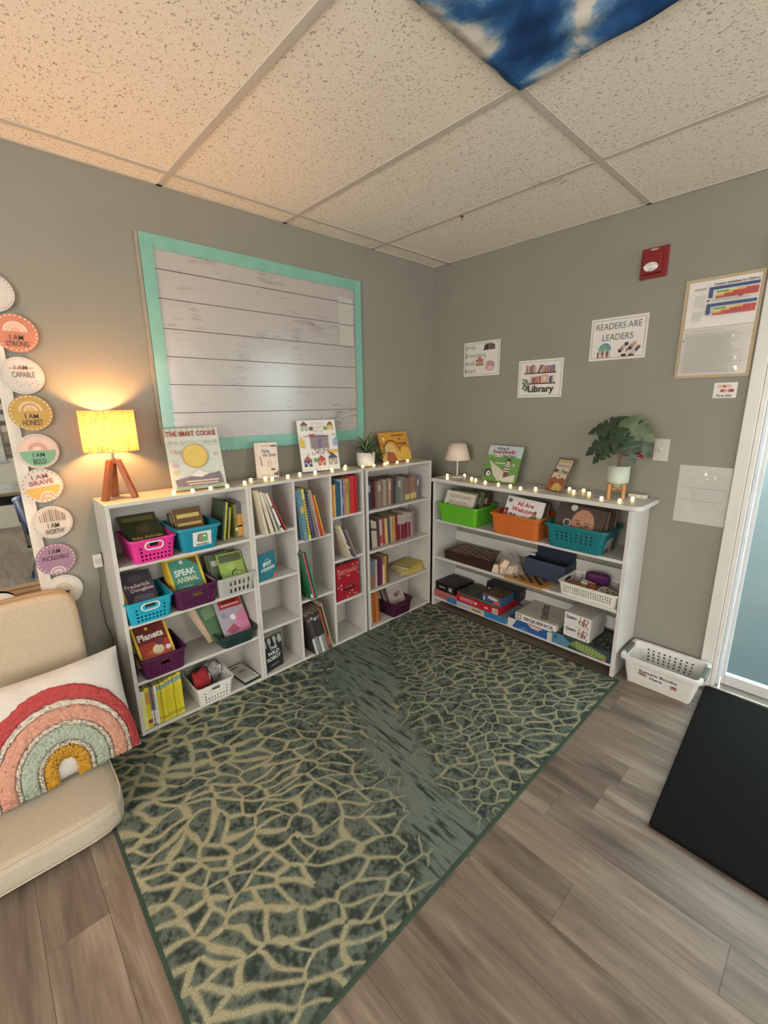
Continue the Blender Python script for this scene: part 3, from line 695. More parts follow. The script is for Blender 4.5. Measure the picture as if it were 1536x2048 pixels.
wall_sign('poster', 'laminated poster reading Library below two drawn bookshelves', 0.702, 0.988, 1.486, 1.7055, frame_items()+
    [('r',0.14,0.63,0.86,0.665,(92,58,50)),('r',0.24,0.35,0.86,0.385,(92,58,50))]+minibooks(0.17,0.42,0.665,0.22,PINKS,2)+[('p',[(0.45,0.665),(0.5,0.665),(0.56,0.85),(0.51,0.86)],(140,70,62))]+minibooks(0.55,0.84,0.665,0.21,PINKS,5)+
    minibooks(0.30,0.54,0.385,0.2,PINKS,7)+[('r',0.57,0.385,0.7,0.6,(210,160,140)),('c',0.635,0.49,0.04,(230,200,180))]+minibooks(0.73,0.83,0.385,0.18,[(90,100,130),(60,60,90),(190,170,180)],9)+
    [('c',0.2+0.05*math.sin(i*2.4), 0.2+0.028*i, 0.03, (74+i*2,96+i*2,72), 0.03) for i in range(11)]+[('t','Library',0.56,0.2,0.58,0.24,(24,24,26),0.02)])
wall_sign('poster', 'laminated poster reading READERS ARE LEADERS, highest of the three', 1.1305, 1.412, 1.672, 1.885, frame_items()+
    [('t','READERS ARE',0.5,0.8,0.80,0.15,(92,92,96),0.0),('t','LEADERS',0.5,0.54,0.54,0.15,(92,92,96),0.0),('c',0.29,0.26,0.115,(84,136,150)),('c',0.27,0.3,0.04,(110,150,110)),('c',0.33,0.24,0.035,(110,150,110))]+
    [('r',0.155+0.043*i,0.06,0.185+0.043*i,0.2+0.05*(i%2),[(120,70,56),(214,170,146),(150,96,76),(230,196,176)][i%4]) for i in range(6)]+
    [('c',0.57+0.035*i,0.2+0.05*((i*5)%4),0.035,[(70,46,44),(150,110,120),(196,150,130),(60,56,76),(120,76,70)][i%5]) for i in range(10)]+
    [('r',0.6,0.06,0.68,0.12,(60,40,38)),('r',0.72,0.06,0.82,0.12,(70,48,44)),('r',0.7,0.1,0.75,0.2,(226,214,206)),('r',0.78,0.1,0.84,0.22,(190,180,200))])
# weather chart
r = thing('notice_board', 'tall cork notice board with weather guideline chart and text page beside the door', 'notice board', RF(1.7025,-0.0006,1.559), (0,0,RZ))
w, h = 0.291, 0.438
MB().box(-w/2, w/2, -0.006, 0, 0, h).build('cork', mat((186,160,128), 0.85, 0.1, 220), r)
MB().box(-w/2+0.016, w/2-0.012, -0.0075, -0.006, 0.225, h-0.014).build('sheet', mat(PAPW, 0.4, 0.02), r)
MB().box(-w/2+0.014, w/2-0.014, -0.0075, -0.006, 0.012, 0.222).build('sheet', mat((228,226,220), 0.2, 0.02, 8, bump=0.8, coat=0.6), r)
it = [('t','Weather Guidelines for Children',0.66,0.925,0.56,0.026,(40,44,56),0.02)]
R = random.Random(5)
def lines(x0, x1, za, zb, n, c=(150,148,146), t=0.0035):
    return [('r', x0, za+(zb-za)*i/n, x0+(x1-x0)*R.uniform(0.75,1), za+(zb-za)*i/n+t, c) for i in range(n)]
it += lines(0.13,0.3,0.885,0.91,2,(90,90,90),0.005)+lines(0.14,0.3,0.72,0.84,9)+lines(0.14,0.3,0.575,0.68,8)
for zt in (0.87, 0.705):
    it += [('r',0.33,zt,0.95,zt+0.03,(52,78,124)),('r',0.33,zt-0.075,0.385,zt,(52,78,124))]
    for row in range(4):
        for cc in range(10):
            x = 0.43+0.052*cc; z = zt-0.016-0.018*row
            k = row*2.0+cc*0.75
            col = (228,220,120) if k < 3.5 else ((120,150,90) if k < 2 else (214,180,70)) if k < 5 else (192,58,56)
            if row == 0 and cc < 3: col = (96,140,90)
            it.append(('r', x, z-0.016, x+0.05, z, col))
it += [('r',0.33,0.755,0.37,0.768,(40,44,60)),('r',0.73,0.765,0.77,0.782,(140,40,60))]+lines(0.4,0.9,0.752,0.78,3)
it += [('t','Weather Guidelines',0.4,0.475,0.4,0.012,(120,118,116),0)]+lines(0.12,0.9,0.05,0.455,34,(168,166,164),0.004)
it += [('r',0.085,0.38,0.115,0.388,(40,40,40)),('r',0.085,0.17,0.105,0.176,(60,60,60))]
printed(r, w, h, it, y0=-0.0076)
wall_sign('first_aid_card', 'small First Aid card with two bandage drawings under the notice board', 1.7255, 1.814, 1.4635, 1.5325, [('r',0.15,0.66,0.75,0.86,(226,168,150)),('c',0.45,0.76,0.06,(150,60,70)),('r',0.3,0.38,0.88,0.58,(178,70,64)),('c',0.56,0.48,0.09,(236,210,200)),('c',0.56,0.48,0.035,(90,60,60)),('r',0.76,0.4,0.84,0.56,(120,44,44)),('t','First Aid',0.48,0.16,0.62,0.17,(40,40,42),0.02)])
wall_sign('laminated_notice', 'crinkled laminated text notice on the wall right of the light switch', 1.637, 1.8515, 0.8535, 1.1415, lines(0.08,0.5,0.2,0.95,16,(190,188,190),0.006)+lines(0.55,0.92,0.2,0.92,14,(186,186,188),0.006)+[('r',0.06,0.62,0.95,0.626,(150,150,152)),('r',0.06,0.4,0.95,0.405,(150,150,152))], rough=0.15, c=(214,212,208), wave=1.0)
# wrinkled clear film over the laminated pages
def film(parent, w, h, z0, y, seed, amp=0.0016):
    m = bpy.data.materials.get('clear_laminate')
    if not m:
        m = bpy.data.materials.new('clear_laminate'); m.use_nodes = True; nt = m.node_tree; lk = nt.links.new
        nt.nodes.remove(nt.nodes['Principled BSDF']); out = [x for x in nt.nodes if x.type == 'OUTPUT_MATERIAL'][0]
        t = nt.nodes.new('ShaderNodeBsdfTransparent'); g = nt.nodes.new('ShaderNodeBsdfGlossy'); g.inputs['Roughness'].default_value = 0.07
        x = nt.nodes.new('ShaderNodeMixShader'); x.inputs[0].default_value = 0.09; lk(t.outputs[0], x.inputs[1]); lk(g.outputs[0], x.inputs[2]); lk(x.outputs[0], out.inputs[0])
    R = random.Random(seed); cr = [(R.uniform(0,PI), R.uniform(0.2,0.8), R.uniform(0.2,0.8), R.uniform(0.006,0.014), R.uniform(-1,1)) for _ in range(9)]
    b = MB(); n, k = 44, 56
    for i in range(n+1):
        for j in range(k+1):
            u, v = i/n, j/k; d = 0
            for a, cx, cz, s, q in cr:
                t = ((u-cx)*w*math.cos(a)+(v-cz)*h*math.sin(a))/s; d += q*math.exp(-t*t)
            e = min(1, 6*min(u,1-u,v,1-v)); b.v.append(((u-0.5)*w, y-0.0022-amp*0.6*d*e-0.0008*math.sin(9*u+5*v)*e, z0+v*h))
    for i in range(n):
        for j in range(k): a = i*(k+1)+j; b.f.append((a, a+k+1, a+k+2, a+1))
    b.m = [0]*len(b.f); b.build('laminate_film', m, parent, smooth=True)
film(bpy.data.objects['laminated_notice'], 0.214, 0.288, 0, -0.0018, 3)
film(bpy.data.objects['notice_board'], 0.262, 0.21, 0.012, -0.009, 8)
# fire alarm strobe
r = thing('fire_alarm', 'red FIRE alarm strobe mounted high on the right-hand wall', 'fire alarm', RF(1.4085,-0.0006,2.04), (0,0,RZ))
RED = mat((128,32,36), 0.35, 0.03, name='alarm_red')
MB().box(-0.06, 0.06, -0.012, 0, 0, 0.138).build('back_plate', RED, r, bevel=0.004)
b = MB(); b.hexa([(-0.044,-0.04,0.02),(0.038,-0.04,0.02),(0.042,-0.012,0.016),(-0.048,-0.012,0.016),(-0.04,-0.034,0.115),(0.034,-0.034,0.115),(0.04,-0.012,0.12),(-0.046,-0.012,0.12)]); b.build('housing', RED, r, bevel=0.005)
b = MB(); b.prism([(0.032*math.cos(2*PI*i/20)-0.003, 0.045+0.021*math.sin(2*PI*i/20)) for i in range(20)], -0.05, -0.0385, 'y'); b.build('strobe_lens', mat((226,226,222), 0.1, 0.25, 90, coat=0.6), r, bevel=0.004)
b = MB(); b.tube([(-0.016,-0.0515,0.045),(0.01,-0.0515,0.045)], 0.004, 8); b.build('flash_tube', mat((250,250,246), 0.2, 0), r)
printed(r, 0.12, 0.138, [('t','FIRE',0.47,0.925,0.26,0.055,(240,232,226),0.03)], y0=-0.0125)
# switch and pull station
r = thing('light_switch', 'ivory light switch plate on the right-hand wall', 'light switch', RF(1.5435,-0.0006,1.152), (0,0,RZ))
MB().box(-0.035, 0.035, -0.006, 0, 0, 0.114).build('plate', mat((196,194,180), 0.4, 0.02), r, bevel=0.003)
b = MB(); b.hexa([(-0.005,-0.018,0.058),(0.005,-0.018,0.058),(0.005,-0.006,0.046),(-0.005,-0.006,0.046),(-0.005,-0.016,0.07),(0.005,-0.016,0.07),(0.005,-0.006,0.068),(-0.005,-0.006,0.068)]); b.build('toggle', mat((206,204,192), 0.4, 0.02), r)
MB().tube([(0,-0.0062,0.092),(0,-0.0075,0.092)], 0.003, 8).build('screw', mat((150,148,140), 0.3, 0, metal=0.8), r)
r = thing('pull_station', 'dark red alarm pull station half hidden behind the split-leaf plant', 'pull station', RF(1.418,-0.0006,1.157), (0,0,RZ))
MB().box(-0.049, 0.049, -0.03, 0, 0, 0.115).build('housing', RED, r, bevel=0.003)
MB().box(-0.04, 0.04, -0.042, -0.03, 0.012, 0.035).build('pull_bar', RED, r, bevel=0.004)
b = MB(); b.box(-0.045, 0.045, -0.0315, -0.0302, 0.042, 0.047); b.box(-0.045,0.045,-0.0315,-0.0302,0.004,0.008); b.build('stripe', mat((226,216,208), 0.4, 0), r)
# ------------------------------------------------------------------ affirmation discs beside the mirror
def disc(label, x, z, c, items, rad=0.068, tilt=0.0, y=-0.012, dots=(244,232,220), group='round affirmation discs beside the mirror', dotc=26, dn=True):
    r = thing('affirmation_disc', label, 'sign', (x, y, z-rad), (0, tilt, 0), group)
    dk = MB().prism([(rad*math.cos(2*PI*i/48), rad+rad*math.sin(2*PI*i/48)) for i in range(48)], -0.002, 0, 'y').build('disc', mat(tuple(v*0.92 for v in c), 0.45, 0.03, 40), r)
    its = []
    for i in range(dotc):
        a = 2*PI*i/dotc; its.append(('c', 0.5+0.455*math.cos(a), 0.5+0.455*math.sin(a), 0.017, dots))
    printed(dk, 2*rad, 2*rad, items+its, y0=-0.002)
    return r
def rainbow(cx, cz, s, cols, base=None):
    out = []
    if base: out += [('a', cx, cz, 0.0, s, base)]
    for i, c in enumerate(cols): out.append(('a', cx, cz, s*(0.93-0.2*i)-s*0.09, s*(0.93-0.2*i), c))
    return out
def lower(c, z=0.5, r=0.42):
    a0 = math.asin((z-0.5)/r); n = 20; P = []
    for i in range(n+1):
        a = PI-a0+(PI+2*a0)*i/n; P.append((0.5+r*math.cos(a), 0.5+r*math.sin(a)))
    return ('p', P, c)
def upper(c, z=0.5, r=0.42):
    a0 = math.asin((z-0.5)/r); n = 20
    return ('p', [(0.5+r*math.cos(a0+(PI-2*a0)*i/n), 0.5+r*math.sin(a0+(PI-2*a0)*i/n)) for i in range(n+1)], c)
DK = (66,54,48); BROWN = (120,86,74)
disc('pale speckled disc at the very top of the column of round signs', -2.446, 1.868, (222,216,206), [], dots=(150,140,128), dotc=34)
disc('coral disc reading I AM STRONG', -2.397, 1.732, (216,124,96), rainbow(0.5,0.54,0.27,[(246,220,206),(240,200,180),(246,214,196)],(226,150,124))+[('t','I AM',0.5,0.39,0.3,0.13,DK),('t','STRONG',0.5,0.22,0.5,0.14,DK)])
disc('white speckled disc reading I AM CAPABLE with a pink brush stroke', -2.402, 1.58, (226,216,206), [('p',[(0.2,0.70),(0.5,0.735),(0.78,0.73),(0.8,0.70),(0.55,0.665),(0.25,0.675)],(206,140,128)),('t','I AM',0.5,0.72,0.28,0.12,(110,90,80)),('t','CAPABLE',0.53,0.53,0.5,0.15,(110,92,82))]+[('c',x,z,0.017,(150,136,128)) for x,z in ((0.35,0.33),(0.7,0.3),(0.8,0.36),(0.62,0.25),(0.42,0.22),(0.82,0.26))], dots=(170,158,146), dotc=36)
disc('mustard yellow disc reading I AM HONEST', -2.398, 1.442, (206,152,66), rainbow(0.5,0.55,0.28,[(236,196,150),(190,120,96),(240,206,170)],(216,166,96))+[('t','I AM',0.5,0.41,0.3,0.13,DK),('t','HONEST',0.5,0.23,0.46,0.16,DK)])
disc('half pink half green disc reading I AM BOLD', -2.4, 1.294, (234,216,196), [upper((240,190,166),0.52),lower((110,166,128),0.52)]+rainbow(0.5,0.53,0.24,[(200,90,80),(150,76,66),(220,140,110)],(244,206,186))+[('t','I AM',0.5,0.4,0.28,0.12,(50,64,54)),('t','BOLD',0.5,0.21,0.3,0.15,(50,64,54))], dots=(206,150,130), dotc=32)
disc('disc with mauve I AM BRAVE above a mustard half', -2.401, 1.158, (240,220,200), [lower((214,160,70),0.46),('t','I AM',0.5,0.77,0.4,0.13,(160,96,96),0.03),('t','BRAVE',0.5,0.6,0.58,0.14,(160,96,96),0.03)]+rainbow(0.55,0.12,0.2,[(240,220,200),(150,110,110),(240,210,180)],(232,190,140)), tilt=-0.1, dots=(130,92,76), dotc=24)
disc('striped disc reading I AM WORTHY', -2.398, 1.003, (230,222,206), [('r',0.2+0.05*i,0.53,0.225+0.05*i,0.66+0.25*math.sin(PI*(0.1+0.8*i/12)),[(150,110,96),(190,140,120),(120,110,96)][i%3]) for i in range(13)]+[('t','I AM',0.5,0.41,0.28,0.15,DK),('t','WORTHY',0.52,0.22,0.48,0.16,DK)], dots=(160,148,130), dotc=34)
disc('lavender purple disc reading I AM INCREDIBLE', -2.411, 0.846, (160,122,150), [('t','I AM',0.5,0.76,0.28,0.14,DK),('t','INCREDIBLE',0.5,0.56,0.66,0.14,DK)]+rainbow(0.5,0.07,0.21,[(236,206,190),(110,90,110),(240,214,196)],(206,170,180)))
disc('white disc with olive rainbow behind the top corner of the back cushion', -2.405, 0.705, (232,228,218), rainbow(0.5,0.52,0.24,[(166,150,110),(190,170,120),(140,150,120)],(220,206,180))+[('p',[(0.25,0.44),(0.78,0.49),(0.74,0.45),(0.3,0.40)],(196,150,80)),('t','I AM',0.5,0.44,0.26,0.13,DK)], dots=(190,180,166), dotc=34)
disc('white and purple disc stuck low on the mirror glass', -2.618, 0.69, (226,218,206), [lower((150,108,136),0.5)]+rainbow(0.5,0.51,0.24,[(190,150,120),(150,110,110),(200,170,150)],(226,206,190))+[('t','I AM',0.5,0.38,0.3,0.13,DK)], dots=(180,168,156), dotc=34, y=-0.0225)
# ------------------------------------------------------------------ mirror
r = thing('mirror', 'wall mirror with distressed white frame left of the column of discs', 'mirror', (-2.72, -0.0006, 0.3))
FRM = mat((216,206,190), 0.55, 0.1, 40, bump=0.3, stretch=(1,1,0.2), name='distressed_white_wood')
x0, x1, zt = -0.3, 0.281, 1.75
for a in ((x0,x0+0.04,0,zt),(x1-0.04,x1,0,zt),(x0+0.0401,x1-0.0401,0,0.04),(x0+0.0401,x1-0.0401,zt-0.04,zt)):
    MB().box(a[0],a[1],-0.0105,0,a[2],a[3]).build('frame_rail', FRM, r, bevel=0.003)
MB().box(x0+0.04, x1-0.04, -0.007, -0.001, 0.04, zt-0.04).build('mirror_glass', mat((225,230,228), 0.015, 0, metal=1.0, name='silvered_glass'), r)
# ================================================================== bookcase A: baskets and books
GRIP = (236,232,226)
PINK, BLUE, PURP, TEAL = (232,42,132), (22,150,190), (74,22,62), (16,104,112)
def gl(side, i, n, j, rows):
    if side == 'f':
        u = (i+0.5)/n
        if abs(u-0.5) < 0.155 and rows*0.6 <= j < rows*0.84: return True
        if j in (1,3) and i % 2 == 1: return True
        return (i <= 1 or i >= n-2) and i % 2 == 1 and j in (5,7)
    if side == 'b': return i % 2 == 1 and j % 2 == 1 and j < rows-2
    return i % 2 == 1 and j % 2 == 1 and 0 < j < rows-2
def abasket(label, c, cx, z, wt, h=0.104, d=0.232, yf=-0.247, **k):
    return basket('storage_basket', label, c, wt, d, wt*0.86, d*0.88, h, (cx, yf+d/2, z), cell=0.0085, rows=12, **k)
zA = [z+BT/2+0.0006 for z in AZ]; zA0 = RUGZ+BT+0.0006
abasket('hot pink basket of animal books on the top shelf of the left bookcase', PINK, -2.092, zA[0], 0.178, hole=gl, ring=(0.073,0.033,0.0135,GRIP), group='small square-holed baskets')
abasket('bright blue basket with white grip ring on the second shelf of the left bookcase', BLUE, -2.14, zA[1], 0.186, hole=gl, ring=(0.073,0.033,0.0135,GRIP), group='small square-holed baskets')
abasket('white basket with square holes on the bottom shelf of the left bookcase', (226,224,216), -1.905, zA0, 0.182, hole=gl, ring=(0.073,0.033,0.0135,(224,222,214)), group='small square-holed baskets')
r = basket('storage_bin', 'solid teal blue bin with a book picture label on the top shelf', (18,124,150), 0.19, 0.236, 0.152, 0.2, 0.116, (-1.895,-0.128,zA[0]), rim=0.008, rimh=0.012, r=0.025, cat='bin')
b = MB(); b.add([(-0.034,-0.1055,0.022),(0.05,-0.1055,0.022),(0.05,-0.117,0.09),(-0.034,-0.117,0.09)], [(0,1,2,3)]); lc = b.build('label_card', mat((224,226,226), 0.4, 0.02), r, solid=0.001)
M = Matrix.Translation((0.008,-0.107,0.022)) @ Matrix.Rotation(math.atan2(0.0115,0.068), 4, 'X')
printed(lc, 0.084, 0.069, [('p',[(0.2,0.35),(0.32,0.3),(0.38,0.85),(0.26,0.88)],(70,120,140)),('p',[(0.3,0.3),(0.45,0.26),(0.5,0.88),(0.36,0.9)],(176,96,84)),('p',[(0.42,0.24),(0.8,0.28),(0.76,0.86),(0.46,0.88)],(84,150,90)),('r',0.54,0.62,0.68,0.74,(226,226,220)),('t','READERS',0.5,0.12,0.66,0.13,(50,70,96),0.02)], M=M, name='label_art')
def wbasket(label, c, cx, z, wt, h=0.104, **k):
    r = basket('woven_basket', label, c, wt, 0.235, wt*0.88, 0.205, h, (cx,-0.128,z), cell=0.0055, rows=19, hole=lambda s,i,n,j,rw: (i % 2 == 1 and j in (13,15) ) or (s == 'f' and abs((i+0.5)/n-0.5) < 0.13 and j in (10,11,12)) or (i % 3 == 1 and j in (3,6,9)), rough=0.4, thick=0.003, **k)
    return r
wbasket('dark purple woven basket of yellow-edged animal books, second shelf of the left bookcase', PURP, -1.938, zA[1], 0.196, group='dark purple woven baskets')
wbasket('dark purple woven basket with the planets book, third shelf of the left bookcase', PURP, -2.114, zA[2], 0.188, group='dark purple woven baskets')
wbasket('dark purple woven basket on the bottom shelf of the corner bookcase', (62,18,48), -0.575, RUGZ+BT+0.0006, 0.19, group='dark purple woven baskets')
basket('clear_basket', 'clear plastic basket with slotted front on the second shelf of the left bookcase', (206,212,206), 0.196, 0.236, 0.172, 0.205, 0.1, (-1.743,-0.128,zA[1]), cell=0.012, rows=8, hole=lambda s,i,n,j,rw: s in 'fb' and i % 2 == 1 and 1 <= j <= 5 and j != 3 and 2 <= i < n-1, alpha=0.5, rough=0.15)
basket('storage_bin', 'low dark green bin of comic books on the third shelf of the left bookcase', (30,52,50), 0.19, 0.236, 0.16, 0.2, 0.072, (-1.757,-0.128,zA[2]), rim=0.01, rimh=0.012, r=0.03, cat='bin')
# books in those baskets (leaning back, covers to the front)
NG = (222,176,40)
cover_book('dark green book titled Baby Animals in the pink basket', 0.15, 0.19, 0.012, (58,62,40), [('t','Baby Animals',0.5,0.44,0.8,0.12,(196,160,84),0.03),('c',0.65,0.05,0.16,(150,110,90),0.08),('c',0.5,0.75,0.2,(84,70,46),0.14)], (-2.09,-0.226,zA[0]+0.045), lean=1.02)
cover_book('mossy green book behind the Baby Animals book in the pink basket', 0.155, 0.205, 0.012, (70,74,44), [('r',0.1,0.8,0.9,0.92,(110,100,60))], (-2.095,-0.19,zA[0]+0.05), lean=0.95)
for i, (c, word, tc) in enumerate([((96,70,40),'brown and gold paperback',(200,170,90)),((70,66,70),'charcoal paperback',(190,190,190)),((150,120,80),'tan paperback',(90,50,40)),((84,92,104),'slate paperback',(220,220,220))]):
    cover_book('%s, %s from the front in the blue labelled bin' % (word, ORD[i]), 0.128, 0.165-0.005*i+(0.02 if i == 0 else 0), 0.016, c, [('r',0.06,0.55,0.94,0.62,tc),('r',0.1,0.75,0.9,0.85,tc)], (-1.9,-0.185+0.034*i,zA[0]+0.012), lean=0.42, spine=tc)
row_books('on the left bookcase top shelf', 'upright books on the top shelf of the left bookcase', -1.766, -0.16, zA[0], [
    (0.010,0.195,0.14,(58,72,46),'dark green book'),(0.009,0.19,0.14,(190,190,60),'lime yellow book'),(0.008,0.17,0.14,(40,40,34),'black book'),(0.009,0.16,0.14,(150,150,60),'olive yellow book')], lean=0.16)
row_books('of the pair at the top shelf end', 'upright books on the top shelf of the left bookcase', -1.694, -0.165, zA[0], [
    (0.014,0.17,0.14,(110,112,60),'pale-striped mossy book',[(0.2,0.3,(200,196,150))]),(0.027,0.176,0.14,(84,84,88),'thick orange-labelled book',[(0.02,0.66,(206,138,50)),(0.3,0.34,(120,70,30))])])
cover_book('dark book titled Frederick Douglass in the bright blue basket', 0.135, 0.2, 0.01, (58,50,66), [('r',0,0,0.06,1,NG),('r',0.06,0.5,1,1,(66,58,70)),('t','Frederick',0.5,0.66,0.78,0.1,(206,170,166),0.03),('t','Douglass',0.6,0.54,0.7,0.1,(206,170,166),0.03),('c',0.5,0.84,0.22,(84,74,84),0.08),('p',[(0.1,0.1),(0.9,0.05),(0.85,0.4),(0.3,0.42)],(90,84,100))], (-2.148,-0.21,zA[1]+0.035), lean=0.72, spine=NG, rz=0.06)
cover_book('grey book behind the dark one in the bright blue basket', 0.13, 0.19, 0.01, (84,80,84), [], (-2.146,-0.185,zA[1]+0.03), lean=0.66, rz=0.06)
for i in range(3):
    cover_book('yellow-edged animal book %s in the second-shelf purple basket' % ['behind the front one','second from the back','at the very back'][i], 0.155, 0.215, 0.008, NG, [('r',0.08,0.1,0.92,0.93,[(84,96,70),(60,70,76),(110,90,60)][i])], (-1.945,-0.166+0.024*i,zA[1]+0.03+0.004*i), lean=0.6-0.03*i, group='yellow-edged animal books')
cover_book('yellow-edged book titled SPEAK ANIMAL at the front of the purple basket', 0.155, 0.215, 0.01, NG, [('r',0.08,0.08,0.92,0.93,(62,130,116)),('t','SPEAK',0.48,0.62,0.62,0.15,(232,234,226),0.03),('t','ANIMAL',0.5,0.45,0.64,0.12,(206,214,170),0.02),('c',0.45,0.86,0.06,(226,222,200)),('p',[(0.6,0.93),(0.92,0.93),(0.92,0.72)],(90,70,40)),('c',0.8,0.2,0.08,(200,210,190)),('r',0.14,0.28,0.6,0.3,(200,214,200))], (-1.94,-0.195,zA[1]+0.03), lean=0.62, group='yellow-edged animal books')
cover_book('green chapter book with a curling plant drawing in the clear basket', 0.13, 0.185, 0.012, (128,160,70), [('r',0.05,0.74,0.95,0.96,(74,84,56)),('a',0.6,0.36,0.16,0.21,(40,56,30)),('c',0.72,0.42,0.11,(150,180,90)),('a',0.72,0.4,0.08,0.105,(40,56,30)),('p',[(0.1,0.05),(0.5,0.3),(0.65,0.2),(0.9,0.08),(0.5,0.02)],(120,70,76)),('c',0.45,0.6,0.16,(150,176,92),0.09)], (-1.725,-0.205,zA[1]+0.02), lean=0.5, rz=0.05, tilt=0.04)
for i, c in enumerate([(70,84,62),(120,116,104),(54,56,52)]):
    cover_book('%s leaning book behind the green one in the clear basket' % ['dark moss','pale grey','charcoal'][i], 0.12, 0.18, 0.01, c, [('r',0.1,0.7,0.9,0.85,(160,160,140))], (-1.765,-0.17+0.026*i,zA[1]+0.014), lean=0.42, tilt=-0.03*i)
cover_book('orange-red book titled Planets in the third-shelf purple basket', 0.15, 0.2, 0.008, (160,50,34), [('r',0,0,0.07,1,NG),('r',0.93,0,1,1,NG),('r',0,0.96,1,1,NG),('r',0.07,0.5,0.93,0.96,(104,34,26)),('t','Planets',0.47,0.67,0.72,0.16,(238,232,222),0.035),('c',0.42,0.85,0.05,(214,180,70)),('p',[(0.07,0.0),(0.93,0.0),(0.93,0.2),(0.6,0.34),(0.3,0.32),(0.07,0.2)],(196,84,50)),('c',0.56,0.3,0.16,(222,196,150)),('c',0.66,0.46,0.11,(90,50,60)),('c',0.84,0.28,0.08,(206,206,216))], (-2.125,-0.215,zA[2]+0.055), lean=0.72, rz=0.05)
for i in range(2):
    cover_book('%s magazine behind the Planets book' % ['olive', 'straw yellow'][i], 0.145, 0.2, 0.006, [(112,106,60),(150,140,80)][i], [('r',0.1,0.88,0.9,0.93,(60,56,40))], (-2.14,-0.185+0.03*i,zA[2]+0.045), lean=0.6, rz=0.05)
cover_book('pink and red comic book lying in the dark green bin', 0.15, 0.2, 0.006, (150,140,156), [('r',0.14,0.72,0.97,0.97,(150,30,34)),('p',[(0.5,0.0),(1,0.0),(1,0.62),(0.6,0.5)],(196,106,140)),('c',0.5,0.46,0.1,(230,226,226)),('p',[(0.1,0.15),(0.45,0.3),(0.6,0.12),(0.3,0.05)],(150,60,80)),('c',0.2,0.55,0.1,(120,126,150)),('r',0.2,0.78,0.9,0.82,(226,150,140)),('r',0.25,0.86,0.85,0.9,(70,16,22))], (-1.745,-0.205,zA[2]+0.045), lean=0.62, rz=0.1, tilt=0.05)
cover_book('green comic book leaning out of the dark green bin', 0.15, 0.2, 0.006, (56,92,60), [('r',0.08,0.6,0.9,0.9,(90,120,80))], (-1.792,-0.178,zA[2]+0.045), lean=0.55, rz=0.15, tilt=-0.16)
cover_book('tan comic book sticking out leftmost from the dark green bin', 0.15, 0.21, 0.006, (160,140,110), [('r',0.08,0.1,0.4,0.9,(190,150,130))], (-1.815,-0.155,zA[2]+0.05), lean=0.5, rz=0.15, tilt=-0.28)
YB_ = (214,196,30)
yb = [(0.0175,0.196,0.15,(226,218,120),'pale yellow storybook',[(0.86,0.97,(190,200,190))]),(0.0175,0.205,0.15,(214,178,28),'golden yellow storybook',[(0.1,0.2,(120,70,40)),(0.6,0.9,(190,120,40))]),
  (0.009,0.2,0.15,(96,104,124),'slate blue storybook',[(0.05,0.4,(210,206,200))]),(0.0085,0.2,0.15,(120,104,96),'brown-grey storybook',[(0.05,0.4,(214,206,196))]),(0.0095,0.2,0.15,(222,218,208),'white storybook')]
for i in range(6): yb.append((0.0172+0.0008*(i%2),0.2+0.004*i,0.15,(YB_ if i % 2 else (200,180,26)),'bright yellow storybook',[(0.84,0.94,(110,140,150)),(0.08,0.14,(160,140,40))]))
row_books('in the bottom-shelf yellow row', 'yellow storybooks on the bottom shelf', AX0+BT+0.002, -0.215, zA0, yb)
# things in the white basket
r = thing('red_pouch', 'crumpled red cloth pouch in the white basket', 'pouch', (-1.945,-0.19,zA0+0.07), (-0.5,0,0.1))
b = MB()
for i in range(9):
    for j in range(9):
        u, v = i/8-0.5, j/8; k = 0.012*(1-4*u*u)*(1-(2*v-1)**2)+0.003*math.sin(9*u+7*v)
        b.v.append((u*0.085*(1-0.15*v), -k, v*0.09+0.006*math.sin(8*u)))
for i in range(8):
    for j in range(8): a = i*9+j; b.f.append((a, a+9, a+10, a+1))
b.m = [0]*len(b.f); b.build('cloth', mat((150,24,34), 0.8, 0.1, 60, 0.4), r, solid=0.012, sub=1)
MB().tube([(-0.03,-0.012,0.082),(0,-0.016,0.085),(0.03,-0.012,0.082)], 0.0025, 6).build('drawstring', mat((120,16,26), 0.8, 0.05), r)
for i, (c, wd) in enumerate([((70,64,66),'dark patterned cloth bundle'),((150,146,146),'pale grey cloth bundle')]):
    r = thing('cloth_bundle', wd+' in the white basket', 'cloth', (-1.93+0.06*i,-0.12+0.03*i,zA0+0.03), (0,0,0.4*i))
    b = MB(); random.seed(20+i)
    N, K = 14, 9
    for k in range(K):
        a = k/(K-1)*PI
        for j in range(N):
            t = 2*PI*j/N; rr = 0.05*math.sin(a)**0.6*(1+0.16*math.sin(3*t+k)+0.1*random.random())
            b.v.append((rr*math.cos(t), rr*0.8*math.sin(t), 0.045-0.055*math.cos(a)+0.01*math.sin(5*t)))
    for k in range(K-1):
        for j in range(N): b.f.append((k*N+j, k*N+(j+1)%N, (k+1)*N+(j+1)%N, (k+1)*N+j))
    b.m = [0]*len(b.f); b.build('folded_cloth', mat(c, 0.85, 0.25, 70, 0.4), r, smooth=True)
    b = MB(); b.box(0.015,0.03,-0.045,-0.03,0.04,0.085); b.build('cloth_tag', mat((206,200,196), 0.6, 0.05), r)
r = thing('worksheet_stack', 'black and white worksheet booklet lying at the right of the bottom shelf', 'booklet', (-1.71,-0.12,zA0), (0,0,0.1))
MB().box(-0.047,0.047,-0.1,0.1,0,0.012).build('cover', mat((40,40,42), 0.5, 0.05), r)
sh = MB().box(-0.044,0.044,-0.095,0.092,0.012,0.0128).build('sheet', mat((206,206,200), 0.5, 0.03), r)
M = Matrix.Translation((0,-0.095,0.0129)) @ Matrix.Rotation(-PI/2, 4, 'X')
